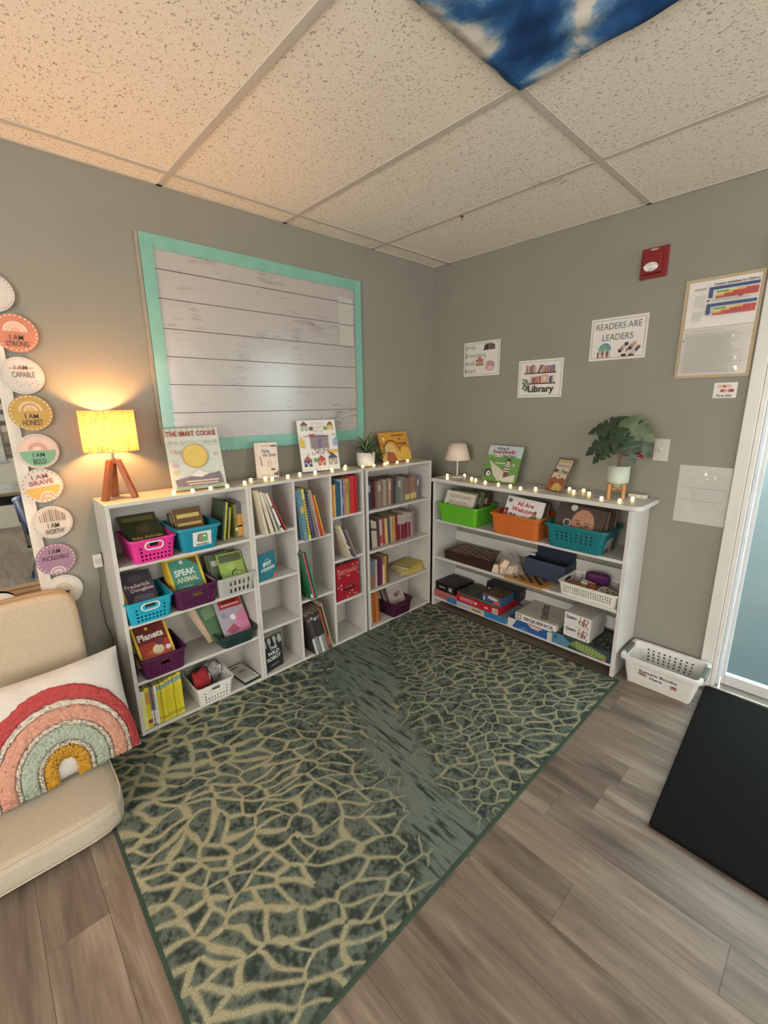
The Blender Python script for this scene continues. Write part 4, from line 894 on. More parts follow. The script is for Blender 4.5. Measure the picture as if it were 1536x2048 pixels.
printed(sh, 0.088, 0.187, [('r',0.1,0.84,0.6,0.9,INK)]+lines(0.1,0.9,0.2,0.8,9,(90,90,90),0.012)+[('r',0.3,0.55,0.7,0.6,(110,110,106)),('c',0.75,0.14,0.07,(160,140,90))], M=M, name='sheet_print')
# ================================================================== bookcase B
xB = [AX1+BT, D1+BT/2, D2+BT/2]
zB1 = [z+BT/2+0.0006 for z in B1]; zB2 = [z+BT/2+0.0006 for z in B2]; zB3 = [z+BT/2+0.0006 for z in B3]; zB0 = RUGZ+BT+0.0006
row_books('in the top left cubby', 'leaning books in the top left cubby', xB[0]+0.045, -0.258, zB1[0], [
    (0.013,0.236,0.235,(206,192,158),'cream folder'),(0.018,0.228,0.235,(214,198,164),'buff folder'),(0.010,0.225,0.235,(190,186,172),'pale grey picture book'),(0.010,0.226,0.235,(226,222,212),'white picture book',[(0.1,0.16,(60,60,60)),(0.62,0.68,(90,90,90))]),(0.006,0.22,0.2,(176,60,56),'thin red picture book')], lean=-0.17, dlean=-0.06)
cover_book('teal book titled A Little SPOT of KINDNESS standing in the cubby bookcase', 0.115, 0.14, 0.006, (26,108,128), [('t','a little',0.52,0.76,0.26,0.07,(196,220,226),0.0,0.05),('t','SPOT',0.52,0.59,0.5,0.16,(232,240,240),0.04,0.06),('t','of KINDNESS!',0.52,0.4,0.8,0.12,(232,240,240),0.03,0.06),('r',0.3,0.28,0.75,0.295,(120,170,184)),('p',[(0.78,0.02),(0.98,0.02),(0.98,0.2),(0.86,0.16)],(214,70,80))], (xB[0]+0.063,-0.205,zB1[1]), lean=0.06, rz=0.2, tilt=0)
cover_book('black book titled THE WILD ROBOT standing in the lowest left cubby', 0.122, 0.192, 0.014, (34,38,42), [('p',[(0.0,0.72),(0.0,1),(0.08,1),(0.14,0.8),(0.2,1),(0.36,1),(0.42,0.84),(0.5,1),(0.66,1),(0.72,0.8),(0.8,1),(0.92,1),(1,0.86),(1,0.72)][::-1],(150,154,150)),('p',[(0.1,0.66),(0.2,0.95),(0.3,0.66)],(28,32,36)),('p',[(0.62,0.66),(0.74,0.92),(0.86,0.66)],(28,32,36)),('p',[(0.3,0.66),(0.46,1.0),(0.62,0.66)],(24,28,32)),('r',0,0.6,1,0.74,(34,38,42)),('t','THE',0.5,0.67,0.42,0.1,(222,220,214),0.03),('t','WILD',0.48,0.52,0.66,0.12,(222,220,214),0.03),('t','ROBOT',0.48,0.36,0.78,0.12,(222,220,214),0.03),('r',0.25,0.14,0.75,0.17,(120,124,126))], (xB[0]+0.068,-0.195,zB0), lean=0.05, rz=0.2)
row_books('in the top middle cubby', 'leaning books in the top middle cubby', xB[1]+0.028, -0.25, zB2[0], [
    (0.022,0.285,0.22,(84,120,140),'dusty blue picture book',[(0.02,0.16,(96,130,140)),(0.55,0.68,(180,150,80))]),(0.015,0.288,0.22,(222,206,60),'yellow picture book',[(0.1+0.055*i,0.13+0.055*i,(120,106,40)) for i in range(13)]),(0.017,0.262,0.22,(52,48,92),'navy blue picture book',[(0.2,0.7,(70,66,112))]),
    (0.009,0.262,0.22,(110,110,112),'grey picture book'),(0.016,0.28,0.22,(150,140,112),'olive grey picture book',[(0.0,0.3,(160,110,130))]),(0.007,0.25,0.21,(206,60,40),'thin red picture book'),(0.006,0.25,0.21,(226,140,40),'thin orange picture book')], lean=-0.1, dlean=-0.022)
row_books('in the middle column second cubby', 'leaning books in the middle cubby', xB[1]+0.05, -0.25, zB2[1], [
    (0.014,0.3,0.22,(26,92,54),'dark green picture book',[(0.03,0.12,(190,200,190))]),(0.011,0.3,0.22,(196,74,106),'rose pink picture book'),(0.006,0.295,0.22,(60,40,44),'thin dark picture book'),(0.008,0.29,0.22,(50,120,82),'mid green picture book')], lean=-0.2)
sb = []
for i in range(6): sb.append((0.0135 if i != 3 else 0.018, 0.275+0.004*(i%3), 0.215, (52,46,46) if i != 1 else (70,64,64), ['black chapter book','charcoal chapter book','soot black chapter book','thick black chapter book','dark chapter book','black-brown chapter book'][i], [(0.0,0.42,(196,200,204) if i in (0,3) else (120,122,126)),(0.84,0.9,(150,170,180) if i in (2,3) else (120,90,80))]))
sb += [(0.012,0.29,0.22,(132,76,58),'rusty brown picture book'),(0.011,0.3,0.22,(56,34,32),'dark maroon picture book',[(0.1,0.3,(140,90,60))]),(0.009,0.32,0.22,(170,150,110),'tan picture book')]
row_books('in the bottom middle cubby', 'leaning books in the bottom middle cubby', xB[1]+0.062, -0.25, zB0, sb, lean=-0.22)
row_books('in the top right cubby', 'upright books in the top right cubby', xB[2]+0.003, -0.232, zB3[0], [
    (0.008,0.185,0.2,(206,120,40),'orange picture book'),(0.008,0.19,0.2,(222,190,70),'yellow picture book'),(0.038,0.2,0.2,(32,74,96),'thick dark teal picture book'),(0.006,0.215,0.2,(150,180,210),'thin pale blue picture book'),(0.012,0.215,0.2,(70,72,120),'indigo picture book',[(0.3,0.5,(120,120,160))]),(0.014,0.213,0.2,(150,110,140),'mauve picture book'),
    (0.018,0.216,0.2,(170,140,56),'mustard picture book',[(0.6,0.9,(140,112,40))]),(0.013,0.216,0.2,(110,104,60),'olive picture book'),(0.036,0.224,0.2,(196,30,40),'thick bright red picture book'),(0.012,0.226,0.2,(170,24,34),'crimson picture book')])
row_books('in the second right cubby', 'leaning books in the second right cubby', xB[2]+0.1, -0.25, zB3[1], [
    (0.012,0.232,0.21,(196,180,150),'beige picture book'),(0.006,0.232,0.21,(226,222,216),'thin white picture book',[(0.05,0.3,(40,40,40)),(0.4,0.5,(160,30,40))]),(0.009,0.21,0.21,(66,66,72),'charcoal picture book',[(0.3,0.36,(220,220,224))]),(0.01,0.2,0.21,(84,84,92),'slate picture book'),(0.009,0.2,0.2,(150,116,100),'brown picture book')], lean=-0.38)
fd = [('t','FERDINAND',0.5,0.78,0.86,0.13,(226,140,130),-0.005)]
R = random.Random(12)
for i in range(26):
    x, z = R.random()*0.9+0.05, R.random()*0.92+0.04
    if 0.7 < z < 0.88 or (0.25 < x < 0.7 and 0.2 < z < 0.6): continue
    fd.append(('c', x, z, 0.03, (226,150,146))); fd.append(('c', x, z, 0.012, (190,60,70)))
fd += [('p',[(0.25,0.3),(0.4,0.36),(0.6,0.36),(0.75,0.32),(0.7,0.25),(0.3,0.25)],(70,12,22))]+[('c',0.35+0.08*i,0.34,0.018,(236,210,206)) for i in range(4)]
cover_book('crimson book titled FERDINAND with pink flowers standing in the cubby bookcase', 0.19, 0.222, 0.012, (150,14,34), fd, (xB[2]+0.107,-0.216,zB3[2]), lean=0.05, rz=0.07)
# ================================================================== bookcase C
zC = [z+BT/2+0.0006 for z in CZ]; zC0 = RUGZ+BT+0.0006; xC = CX0+BT+0.003
R = random.Random(8)
c1 = [((96,84,66),'khaki'),((72,60,84),'plum grey'),((66,56,70),'dark violet'),((120,36,44),'maroon'),((134,112,100),'taupe'),((150,130,112),'dusty beige'),((140,120,112),'rosy grey'),((176,160,140),'pale sand'),((130,116,110),'warm grey'),((190,146,120),'salmon'),((110,76,66),'cocoa'),((56,60,70),'charcoal blue'),((110,116,120),'steel grey'),((128,124,112),'stone grey'),((150,146,140),'silver grey'),((120,128,130),'blue grey'),((150,110,100),'rose brown'),((146,104,96),'clay'),((156,116,104),'terracotta grey'),((150,126,110),'mushroom'),((150,112,106),'dusty rose'),((120,118,140),'lavender grey')]
sp = []
for i, (c, wd) in enumerate(c1):
    t = 0.0215+0.003*((i*5) % 3-1); h = 0.168+R.random()*0.012-(0.012 if i > 15 else 0)
    bands = [(0.06,0.3,(196,178,90))] if 15 < i < 21 else ([(0.6,0.85,(180,168,150))] if i % 4 == 1 else [])
    sp.append((t,h,0.13,tuple(v*0.84 for v in c),wd+' paperback',bands))  # cover colours scaled down to paint in the shade inside the bookcase
row_books('on the corner bookcase top shelf', 'paperbacks on the top shelf of the corner bookcase', xC+0.002, -0.19, zC[0], sp, lean=0.0)
c2 = [((40,34,34),'black'),((206,194,168),'cream'),((212,200,176),'ivory'),((96,60,70),'mulberry'),((190,180,176),'pale grey'),((176,60,66),'brick red'),((214,190,110),'straw yellow'),((70,80,104),'denim blue'),((206,172,110),'honey'),((190,140,90),'caramel'),((130,36,40),'dark red'),((150,116,120),'mauve grey'),((120,40,56),'wine red'),((124,44,58),'burgundy'),((116,36,52),'claret'),((128,48,60),'garnet'),((170,150,156),'pinkish grey'),((150,120,128),'heather')]
sp = []
for i, (c, wd) in enumerate(c2):
    t = 0.023+0.004*((i*5) % 3-1)*0.5; h = 0.175+R.random()*0.014
    bands = [(0.02,0.62,(110,30,46))] if 11 <= i <= 15 else ([(0.64,0.72,(50,46,46))] if i in (1,2) else ([(0.1,0.4,(176,60,70))] if i == 4 else []))
    sp.append((t,h,0.13,(160,146,140) if 11 <= i <= 15 else tuple(v*0.86 for v in c),wd+' paperback',bands))  # most covers darkened too, interior shelf shade put into the colour
row_books('on the corner bookcase second shelf', 'paperbacks on the second shelf of the corner bookcase', xC+0.03, -0.19, zC[1], sp, lean=-0.055)
row_books('on the corner bookcase third shelf', 'upright books on the third shelf of the corner bookcase', xC+0.001, -0.2, zC[2], [
    (0.022,0.19,0.15,(86,104,108),'teal grey storybook',[(0.0,0.5,(140,100,84))]),(0.022,0.19,0.15,(90,112,116),'sea grey storybook',[(0.0,0.5,(136,96,84))]),(0.02,0.19,0.15,(96,110,116),'fog blue storybook',[(0.0,0.5,(130,90,80))]),(0.012,0.19,0.15,(180,160,150),'beige storybook'),(0.014,0.195,0.15,(84,32,66),'plum storybook'),(0.014,0.195,0.15,(60,34,76),'violet storybook'),(0.018,0.196,0.15,(110,34,60),'wine storybook',[(0.7,0.98,(70,50,90))]),(0.02,0.194,0.15,(150,110,70),'tan storybook',[(0.0,0.7,(214,190,150))]),(0.02,0.194,0.15,(170,130,60),'ochre storybook'),(0.012,0.196,0.15,(90,64,44),'brown storybook')])
cols = [(176,154,66),(184,162,76),(168,150,84),(178,158,70)]
for i in range(4):
    r = thing('flat_book', 'yellow paperback lying flat, %s from the bottom of the third-shelf pile' % ORD[i], 'book', (-0.42+0.006*i,-0.115,zC[2]+0.0125*i), (0,0,0.12*i-0.15), 'yellow paperbacks lying flat')
    b = MB(); b.box(-0.1,0.1,-0.075,-0.0725,0,0.012); b.box(-0.1,0.1,-0.0725,0.075,0.0,0.0018); b.box(-0.1,0.1,-0.0725,0.075,0.0102,0.012); b.build('cover', mat(cols[i],0.5,0.06,40), r)
    MB().box(-0.098,0.098,-0.0725,0.072,0.0018,0.0102).build('pages', mat((196,186,156),0.85,0.06,200,stretch=(1,1,30)), r)
    b = MB(); b.box(0.0,0.03,-0.0756,-0.0748,0.001,0.011); b.build('spine_label', mat((206,140,50),0.5,0), r)
row_books('on the corner bookcase bottom shelf', 'orange-brown books on the bottom shelf of the corner bookcase', xC+0.012, -0.2, zC0, [
    (0.018,0.2,0.15,(196,190,170),'pale cream storybook'),(0.017,0.215,0.15,(170,96,44),'orange brown storybook'),(0.017,0.218,0.15,(150,76,36),'chestnut storybook'),(0.018,0.22,0.15,(176,104,50),'amber storybook'),(0.016,0.222,0.15,(150,80,40),'russet storybook')], lean=-0.05)
for i, (c, wd) in enumerate([((150,138,140),'front'),((120,100,104),'middle'),((170,158,150),'rearmost')]):
    cover_book('pale pinkish paperback, %s of three in the corner purple basket' % wd, 0.13, 0.185, 0.012, c, [('c',0.5,0.5,0.13,(84,74,66)),('c',0.7,0.55,0.1,(110,98,90)),('r',0.1,0.78,0.9,0.86,(170,160,160)),('c',0.75,0.25,0.1,(170,150,130))] if i == 0 else [], (-0.56-0.02*i,-0.2+0.04*i,zC0+0.035), lean=0.5, rz=-0.12, tilt=-0.06, group='paperbacks in the corner purple basket')
# ================================================================== on top of the left-hand bookcases
TOP = 1.0816; TOPC = 1.0761; TOPD = 0.9556
# tripod lamp
r = thing('table_lamp', 'lit wooden tripod table lamp with woven linen drum shade', 'lamp', (-2.163, -0.098, TOP))
OAK = mat((150,84,46), 0.5, 0.12, 14, stretch=(8,8,0.7), name='warm_stained_wood')
for i, a in enumerate((math.radians(-155), math.radians(-30), math.radians(92))):
    ca, sa = math.cos(a), math.sin(a); w2 = 0.0145; t2 = 0.008
    def pt(rr, z, s, o): return (rr*ca-s*sa+o*ca, rr*sa+s*ca+o*sa, z)
    b = MB(); lo, hi = 0.064, 0.016
    b.hexa([pt(lo,0,-w2,-0.012), pt(lo,0,w2,-0.012), pt(lo,0,w2,0.01), pt(lo,0,-w2,0.01), pt(hi,0.165,-w2*0.9,-0.010), pt(hi,0.165,w2*0.9,-0.010), pt(hi,0.165,w2*0.9,0.010), pt(hi,0.165,-w2*0.9,0.010)])
    b.build('leg', OAK, r, bevel=0.002)
MB().lathe([(0.019,0.150),(0.019,0.167)], 20).build('leg_joint', OAK, r)
MB().lathe([(0.005,0.167),(0.005,0.205),(0.014,0.207),(0.014,0.245)], 16).build('socket', mat((120,110,104), 0.35, 0.02, metal=0.6), r)
BULBC = (255,206,140)
MB().ball((0,0,0.276), 0.026, 16, sz=1.2).build('bulb', mat((255,225,180), 0.3, 0, emit=LAMP_W, ecol=(255,178,104), name='warm_lamp_bulb'), r, smooth=True)
b = MB(); zz = 0.362
for k in range(3): a = 2*PI*k/3; b.tube([(0.012*math.cos(a),0.012*math.sin(a),0.247),(0.05*math.cos(a),0.05*math.sin(a),0.24),(0.099*math.cos(a),0.099*math.sin(a),0.215)], 0.0015, 6)
b.build('shade_ring', mat((150,140,130), 0.4, 0, metal=0.7), r)
def shademat():
    m = bpy.data.materials.new('woven_linen_shade'); m.use_nodes = True; nt = m.node_tree; lk = nt.links.new
    out = [x for x in nt.nodes if x.type == 'OUTPUT_MATERIAL'][0]; nt.nodes.remove(nt.nodes['Principled BSDF'])
    tc = nt.nodes.new('ShaderNodeTexCoord'); sx = nt.nodes.new('ShaderNodeSeparateXYZ'); lk(tc.outputs['Object'], sx.inputs[0])
    at = nt.nodes.new('ShaderNodeMath'); at.operation = 'ARCTAN2'; lk(sx.outputs[1], at.inputs[0]); lk(sx.outputs[0], at.inputs[1])
    def layer(sa, sz, lo, hi):
        c = nt.nodes.new('ShaderNodeCombineXYZ')
        a = nt.nodes.new('ShaderNodeMath'); a.operation = 'MULTIPLY'; a.inputs[1].default_value = sa; lk(at.outputs[0], a.inputs[0])
        z = nt.nodes.new('ShaderNodeMath'); z.operation = 'MULTIPLY'; z.inputs[1].default_value = sz; lk(sx.outputs[2], z.inputs[0])
        lk(a.outputs[0], c.inputs[0]); lk(z.outputs[0], c.inputs[1])
        n = nt.nodes.new('ShaderNodeTexNoise'); n.inputs['Scale'].default_value = 1.0; n.inputs['Detail'].default_value = 2.5; lk(c.outputs[0], n.inputs['Vector'])
        r_ = nt.nodes.new('ShaderNodeMapRange'); r_.inputs[1].default_value = lo; r_.inputs[2].default_value = hi; r_.inputs[3].default_value = 1; r_.inputs[4].default_value = 0.35; lk(n.outputs['Fac'], r_.inputs[0]); return r_
    a, b = layer(30, 26, 0.52, 0.66), layer(4, 260, 0.52, 0.66)
    mu = nt.nodes.new('ShaderNodeMath'); mu.operation = 'MULTIPLY'; lk(a.outputs[0], mu.inputs[0]); lk(b.outputs[0], mu.inputs[1])
    mx = nt.nodes.new('ShaderNodeMix'); mx.data_type = 'RGBA'; mx.inputs[6].default_value = L((96,62,30)); mx.inputs[7].default_value = L((170,138,98)); lk(mu.outputs[0], mx.inputs[0])
    d = nt.nodes.new('ShaderNodeBsdfDiffuse'); t = nt.nodes.new('ShaderNodeBsdfTranslucent'); lk(mx.outputs[2], d.inputs[0]); lk(mx.outputs[2], t.inputs[0])
    ms = nt.nodes.new('ShaderNodeMixShader'); ms.inputs[0].default_value = 0.3; lk(d.outputs[0], ms.inputs[1]); lk(t.outputs[0], ms.inputs[2]); lk(ms.outputs[0], out.inputs[0])
    return m
b = MB(); N = 56
for i in range(N):
    a = 2*PI*i/N
    for z in (0.201, 0.367): b.v.append((0.1*math.cos(a), 0.1*math.sin(a), z))
for i in range(N): j = (i+1) % N; b.f.append((2*i, 2*j, 2*j+1, 2*i+1))
b.m = [0]*N; b.build('lamp_shade', shademat(), r, smooth=True)
b = MB()
for z in (0.2015, 0.3665): b.tube([(0.1*math.cos(2*PI*i/48), 0.1*math.sin(2*PI*i/48), z) for i in range(49)], 0.0013, 5)
b.build('shade_trim', mat((206,160,110), 0.7, 0.05), r)
BLK = mat((28,27,27), 0.4, 0.02, metal=0.5, name='black_wire')
def easel(label, loc, rz, w=0.08, lean=0.3, h=0.12, lip=0.022):
    r = thing('display_easel', label, 'easel', loc, (0,0,rz)); b = MB(); s, c = math.sin(lean), math.cos(lean); q = 0.004; t = 0.016
    for sg in (-1, 1):
        x = sg*w/2
        b.tube([(x, -0.012, lip), (x, -0.014, 0.0035), (x, t, 0.0035), (x, t+h*s, h*c)], 0.0014, 6)
    b.tube([(-w/2, t+h*s, h*c), (w/2, t+h*s, h*c)], 0.0014, 6); b.build('support', BLK, r)
    b = MB(); y = t+h*s*0.9
    b.tube([(0, y, h*c*0.9), (0, min(y+0.03, 0.16), 0.0015)], 0.0014, 6); b.tube([(-w/2,t,0.0035),(w/2,t,0.0035)], 0.0014, 6); b.build('back_leg', BLK, r)
def display(label, w, h, t, c, items, loc, lean, rz, ez=True, **k):
    # rests on the easel wires, 7 mm above the surface
    o = cover_book(label, w, h, t, c, items, (loc[0], loc[1], loc[2]+0.0055), lean, rz, **k)
    if ez:
        M = Matrix.Rotation(rz, 3, 'Z'); p = Vector(loc)
        easel('black wire easel holding the '+ez, (p.x, p.y, p.z), rz, 0.07, lean, h*0.62, 0.026)
    return o
it = [('r',0,0,1,1,(196,206,192))]
for i in range(10): it.append(('r',0.1*i,0.86,0.1*i+0.05,1,(170,176,150)))
it += [('t',c1_,x,0.905,tw,0.08,(150,40,40),0.02) for c1_,x,tw in (('THE',0.13,0.18),('SMART',0.40,0.28),('COOKIE',0.77,0.37))]
it += [('c',0.08+0.105*i,0.76,0.038,(190,190,170) if i in (3,4,5) else (176,172,160)) for i in range(9)]+[('r',0.02,0.7,0.98,0.705,(150,160,150)),('r',0.02,0.47,0.2,0.475,(150,160,150)),('r',0.65,0.46,0.98,0.465,(150,160,150))]
it += [('c',0.1,0.62,0.05,(206,170,150)),('c',0.2,0.6,0.04,(176,150,130)),('c',0.1,0.4,0.05,(200,160,170)),('c',0.1,0.28,0.05,(190,180,130)),('c',0.88,0.55,0.04,(180,160,170))]
it += [('p',[(0.06,0.16),(0.45,0.22),(0.55,0.2),(0.9,0.25),(0.95,0.06),(0.08,0.02)],(110,98,112)),('p',[(0.35,0.21),(0.55,0.18),(0.7,0.24),(0.5,0.3)],(226,222,210)),('r',0.06,0.0,0.95,0.05,(130,150,130)),('r',0.25,0.11,0.86,0.135,(206,180,150)),('r',0.28,0.07,0.84,0.09,(206,180,150)),('c',0.49,0.53,0.235,(196,146,70)),('c',0.49,0.535,0.215,(222,180,84))]
display('tall picture book titled THE SMART COOKIE on the left bookcase', 0.238, 0.287, 0.01, (196,206,192), it, (-1.838,-0.163,TOP), 0.3, -0.14, 'tall cookie picture book', spine=(206,180,120))
cover_book('small white chapter book titled Nate the Great', 0.118, 0.188, 0.022, (214,196,180), [('r',0,0,0.16,1,(206,186,172)),('t','Nate',0.48,0.77,0.34,0.1,(60,44,40),0.01),('t','the Great',0.64,0.66,0.6,0.1,(60,44,40),0.01),('p',[(0.2,0.62),(0.24,0.62),(0.3,0.36),(0.24,0.36)],(150,92,66)),('r',0.3,0.9,0.86,0.92,(190,120,100)),('r',0.72,0.88,0.98,0.92,(60,60,60)),('p',[(0.5,0.52),(0.72,0.52),(0.74,0.32),(0.52,0.3)],(206,176,146)),('r',0.66,0.22,0.84,0.27,(84,60,64)),('p',[(0.72,0.1),(0.98,0.2),(0.98,0.05)],(84,74,74)),('r',0.2,0.08,0.6,0.09,(150,130,120))], (-1.458,-0.105,TOP), 0.08, -0.28, spine=(196,120,80))
it = [('r',0,0,1,1,(228,226,222))]+[('t',s,0.52,0.93-0.075*i,tw,0.05,(150,140,140),0.0) for i,(s,tw) in enumerate((('SCHOOL\'S',0.34),('FIRST',0.24),('DAY OF',0.26),('SCHOOL',0.3)))]
def house(x, z, s, c, rc): return [('r',x-s*0.5,z,x+s*0.5,z+s*0.6,c),('p',[(x-s*0.6,z+s*0.6),(x+s*0.6,z+s*0.6),(x,z+s*1.1)],rc),('r',x-s*0.1,z,x+s*0.1,z+s*0.3,(226,220,206)),('r',x-s*0.35,z+s*0.3,x-s*0.2,z+s*0.45,(226,220,206)),('r',x+s*0.2,z+s*0.3,x+s*0.35,z+s*0.45,(226,220,206))]
it += house(0.17,0.79,0.18,(140,166,156),(110,80,70))+house(0.85,0.8,0.16,(200,160,96),(130,86,60))+house(0.16,0.09,0.2,(60,62,92),(150,70,80))+house(0.52,0.1,0.19,(196,76,64),(150,60,56))+house(0.82,0.1,0.22,(150,140,120),(70,66,66))+house(0.02,0.46,0.2,(222,170,70),(222,170,70))[:2]+house(0.97,0.47,0.18,(120,160,190),(120,160,190))[:2]
it += [('c',0.33,0.83,0.05,(84,86,70)),('c',0.7,0.83,0.05,(110,140,80)),('c',0.36,0.21,0.055,(90,140,80)),('r',0.26,0.68,0.4,0.72,(190,50,50)),('r',0.28,0.44,0.74,0.68,(126,112,122)),('r',0.27,0.66,0.75,0.69,(96,80,90)),('r',0.46,0.44,0.56,0.62,(110,92,130)),('r',0.72,0.33,0.96,0.4,(226,166,70)),('c',0.77,0.33,0.025,INK)]
R = random.Random(2); it += [('r',x,z,x+0.014,z+0.035,[(60,60,60),(150,80,70),(90,110,90)][i%3]) for i,(x,z) in enumerate([(0.14+0.6*R.random(),0.3+0.11*R.random()) for _ in range(34)]+[(0.1+0.03*i,0.66) for i in range(4)]+[(0.86+0.03*i,0.68) for i in range(3)])]
display('white picture book about the first day of school with little houses', 0.236, 0.292, 0.01, (228,226,222), it, (-1.118,-0.118,TOP), 0.2, -0.2, 'white school picture book')
it = [('r',0,0,1,1,(214,140,44)),('p',[(0,0),(0,0.2),(0.2,0.5),(0.4,0.62),(0.5,0.45),(0.6,0.2),(0.62,0)],(226,176,96)),('c',0.3,0.35,0.2,(230,190,110)),('p',[(0.1,0),(0.5,0),(0.42,0.3),(0.2,0.36)],(170,84,44)),('p',[(0.5,0.3),(0.7,0.45),(0.95,0.46),(1,0.3),(1,0),(0.6,0)],(230,172,60)),('a',0.36,0.36,0.25,0.28,(120,50,30)),('a',0.82,0.3,0.17,0.19,(150,70,36)),('r',0.42,0.86,0.86,0.9,(110,70,50)),('r',0.66,0.72,0.72,0.78,(110,70,50)),('r',0.62,0.56,0.92,0.62,(110,70,50)),('c',0.14,0.78,0.05,(240,200,120)),('c',0.6,0.6,0.04,(190,90,50)),('c',0.9,0.7,0.04,(206,110,50)),('c',0.08,0.55,0.04,(190,90,50))]
display('orange autumn picture book on top of the corner bookcase', 0.275, 0.2, 0.01, (206,124,44), it, (-0.485,-0.115,TOPC), 0.3, 0.02, 'orange autumn book')
# dracaena in a white pot
r = thing('potted_plant', 'green striped leafy plant in a white pot between the middle and corner bookcases', 'plant', (-0.785, -0.125, TOP))
b = MB(); b.lathe([(0.048,0.0005),(0.054,0.01),(0.06,0.086),(0.056,0.086),(0.052,0.07),(0.001,0.07)], 28, cap=False); b.lathe([(0.001,0.0005),(0.048,0.0005)], 28, cap=False); b.build('pot', mat((226,222,214), 0.45, 0.02), r, smooth=True)
MB().lathe([(0.054,0.071),(0.001,0.074)], 20, cap=False).build('soil', mat((60,46,36), 0.9, 0.2, 90, 0.5), r)
def strap(b, base, az, ln, wd, up, droop):
    K = 9; n0 = len(b.v); p = Vector(base); el = up
    d0 = Vector((math.cos(az), math.sin(az), 0)); side = Vector((-math.sin(az), math.cos(az), 0))
    for k in range(K+1):
        t = k/K; w = wd*math.sin(PI*min(1, 0.12+0.9*t))**0.7*(1-t**6)
        nrm = Vector((-d0.x*math.sin(el), -d0.y*math.sin(el), math.cos(el)))
        for s, lift in ((-1,0.25),(-0.33,0.0),(0.33,0.0),(1,0.25)):
            b.v.append(tuple(p+side*(s*w)+nrm*(lift*w)))
        p = p+(d0*math.cos(el)+Vector((0,0,math.sin(el))))*(ln/K); el -= droop/K*(0.4+1.2*t)
    for k in range(K):
        for s in range(3):
            a = n0+k*4+s; b.f.append((a, a+1, a+5, a+4)); b.m.append(1 if s == 1 else 0)
LG, LP = mat((52,86,44), 0.4, 0.12, 30, name='leaf_green'), mat((150,172,110), 0.4, 0.1, 30, name='leaf_pale_stripe')
random.seed(6)
for i in range(30):
    b = MB(); az = i*2.399; up = 1.35-0.035*i+random.uniform(-.1,.1); ln = 0.11+0.05*random.random()
    if math.sin(az) > 0.3: ln = min(ln, 0.085); up = max(up, 0.8)
    strap(b, (0.008*math.cos(az),0.008*math.sin(az),0.075+0.002*(30-i)*0.4), az, ln, 0.0115, max(up,0.25), 1.3)
    b.build('leaf', [LG, LP], r, smooth=True)
for i in range(9):      # a low side shoot hanging over the rim
    b = MB(); az = -0.75+0.33*(i-4); strap(b, (0.07+0.008*i*0.3,-0.02,0.07-0.003*i), az, 0.075+0.02*random.random(), 0.01, 0.7-0.12*i+0.2, 1.0); b.build('leaf', [LG, LP], r, smooth=True)
b = MB(); b.tube([(0,0,0.07),(0.03,-0.008,0.1),(0.065,-0.018,0.085),(0.075,-0.022,0.066)], 0.003, 6); b.tube([(0,0,0.07),(0,0,0.12)], 0.006, 8); b.build('stem', mat((96,110,60), 0.6, 0.08), r)
# ------------------------------------------------------------------ string lights
BULB = mat((255,240,205), 0.3, 0, emit=7.0, ecol=(255,214,130), name='lit_fairy_bulb')
WIRE = mat((196,178,140), 0.35, 0.02, metal=0.4, name='thin_copper_wire')
def lights(label, pts, zb, rb=0.0088):
    r = thing('string_lights', label, 'string lights', (pts[0][0], pts[0][1], zb)); o = Vector(r.location); w = []
    me = None
    for i, p in enumerate(pts):
        q = Vector((p[0],p[1],zb+rb+0.0006))-o
        if me is None:
            ob = MB().ball((0,0,0), rb, 12).build('bulb', BULB, r, smooth=True, loc=tuple(q)); me = ob.data
        else:
            ob = bpy.data.objects.new('bulb', me); COL.objects.link(ob); ob.parent = r; ob.location = q
        w.append(Vector((q.x, q.y, 0.002)))
        if i+1 < len(pts):
            n = Vector((pts[i+1][0],pts[i+1][1],zb))-o; mid = (w[-1]+n)/2; k = Vector((-(n.y-w[-1].y), n.x-w[-1].x, 0))*0.12*(1 if i % 2 else -1); w.append(Vector((mid.x+k.x, mid.y+k.y, 0.0018)))
    MB().tube(w, 0.0009, 5).build('wire', WIRE, r)
SL = [(-1.967,-.182),(-1.897,-.215),(-1.814,-.213),(-1.735,-.214),(-1.635,-.19),(-1.575,-.136),(-1.5,-.15),(-1.479,-.182),(-1.384,-.178),(-1.296,-.158),(-1.207,-.176),(-1.078,-.16),(-.975,-.15),(-.935,-.105)]
lights('warm fairy lights trailing along the left and middle bookcases', SL, TOP)
SC = [(-.868,-.19),(-.79,-.205),(-.705,-.212),(-.65,-.18),(-.59,-.208),(-.49,-.205)]
lights('warm fairy lights along the front of the corner bookcase top', SC, TOP)
SD = [(-.161,-.279),(-.262,-.36),(-.085,-.372),(-.165,-.49),(-.19,-.54),(-.226,-.639),(-.235,-.742),(-.235,-.825),(-.262,-.909),(-.216,-.98),(-.09,-1.125),(-.154,-1.178),(-.082,-1.203),(-.15,-1.262),(-.23,-1.359),(-.225,-1.447),(-.135,-1.478)]
lights('warm fairy lights winding along the low right-hand bookcase top', SD, TOPD)
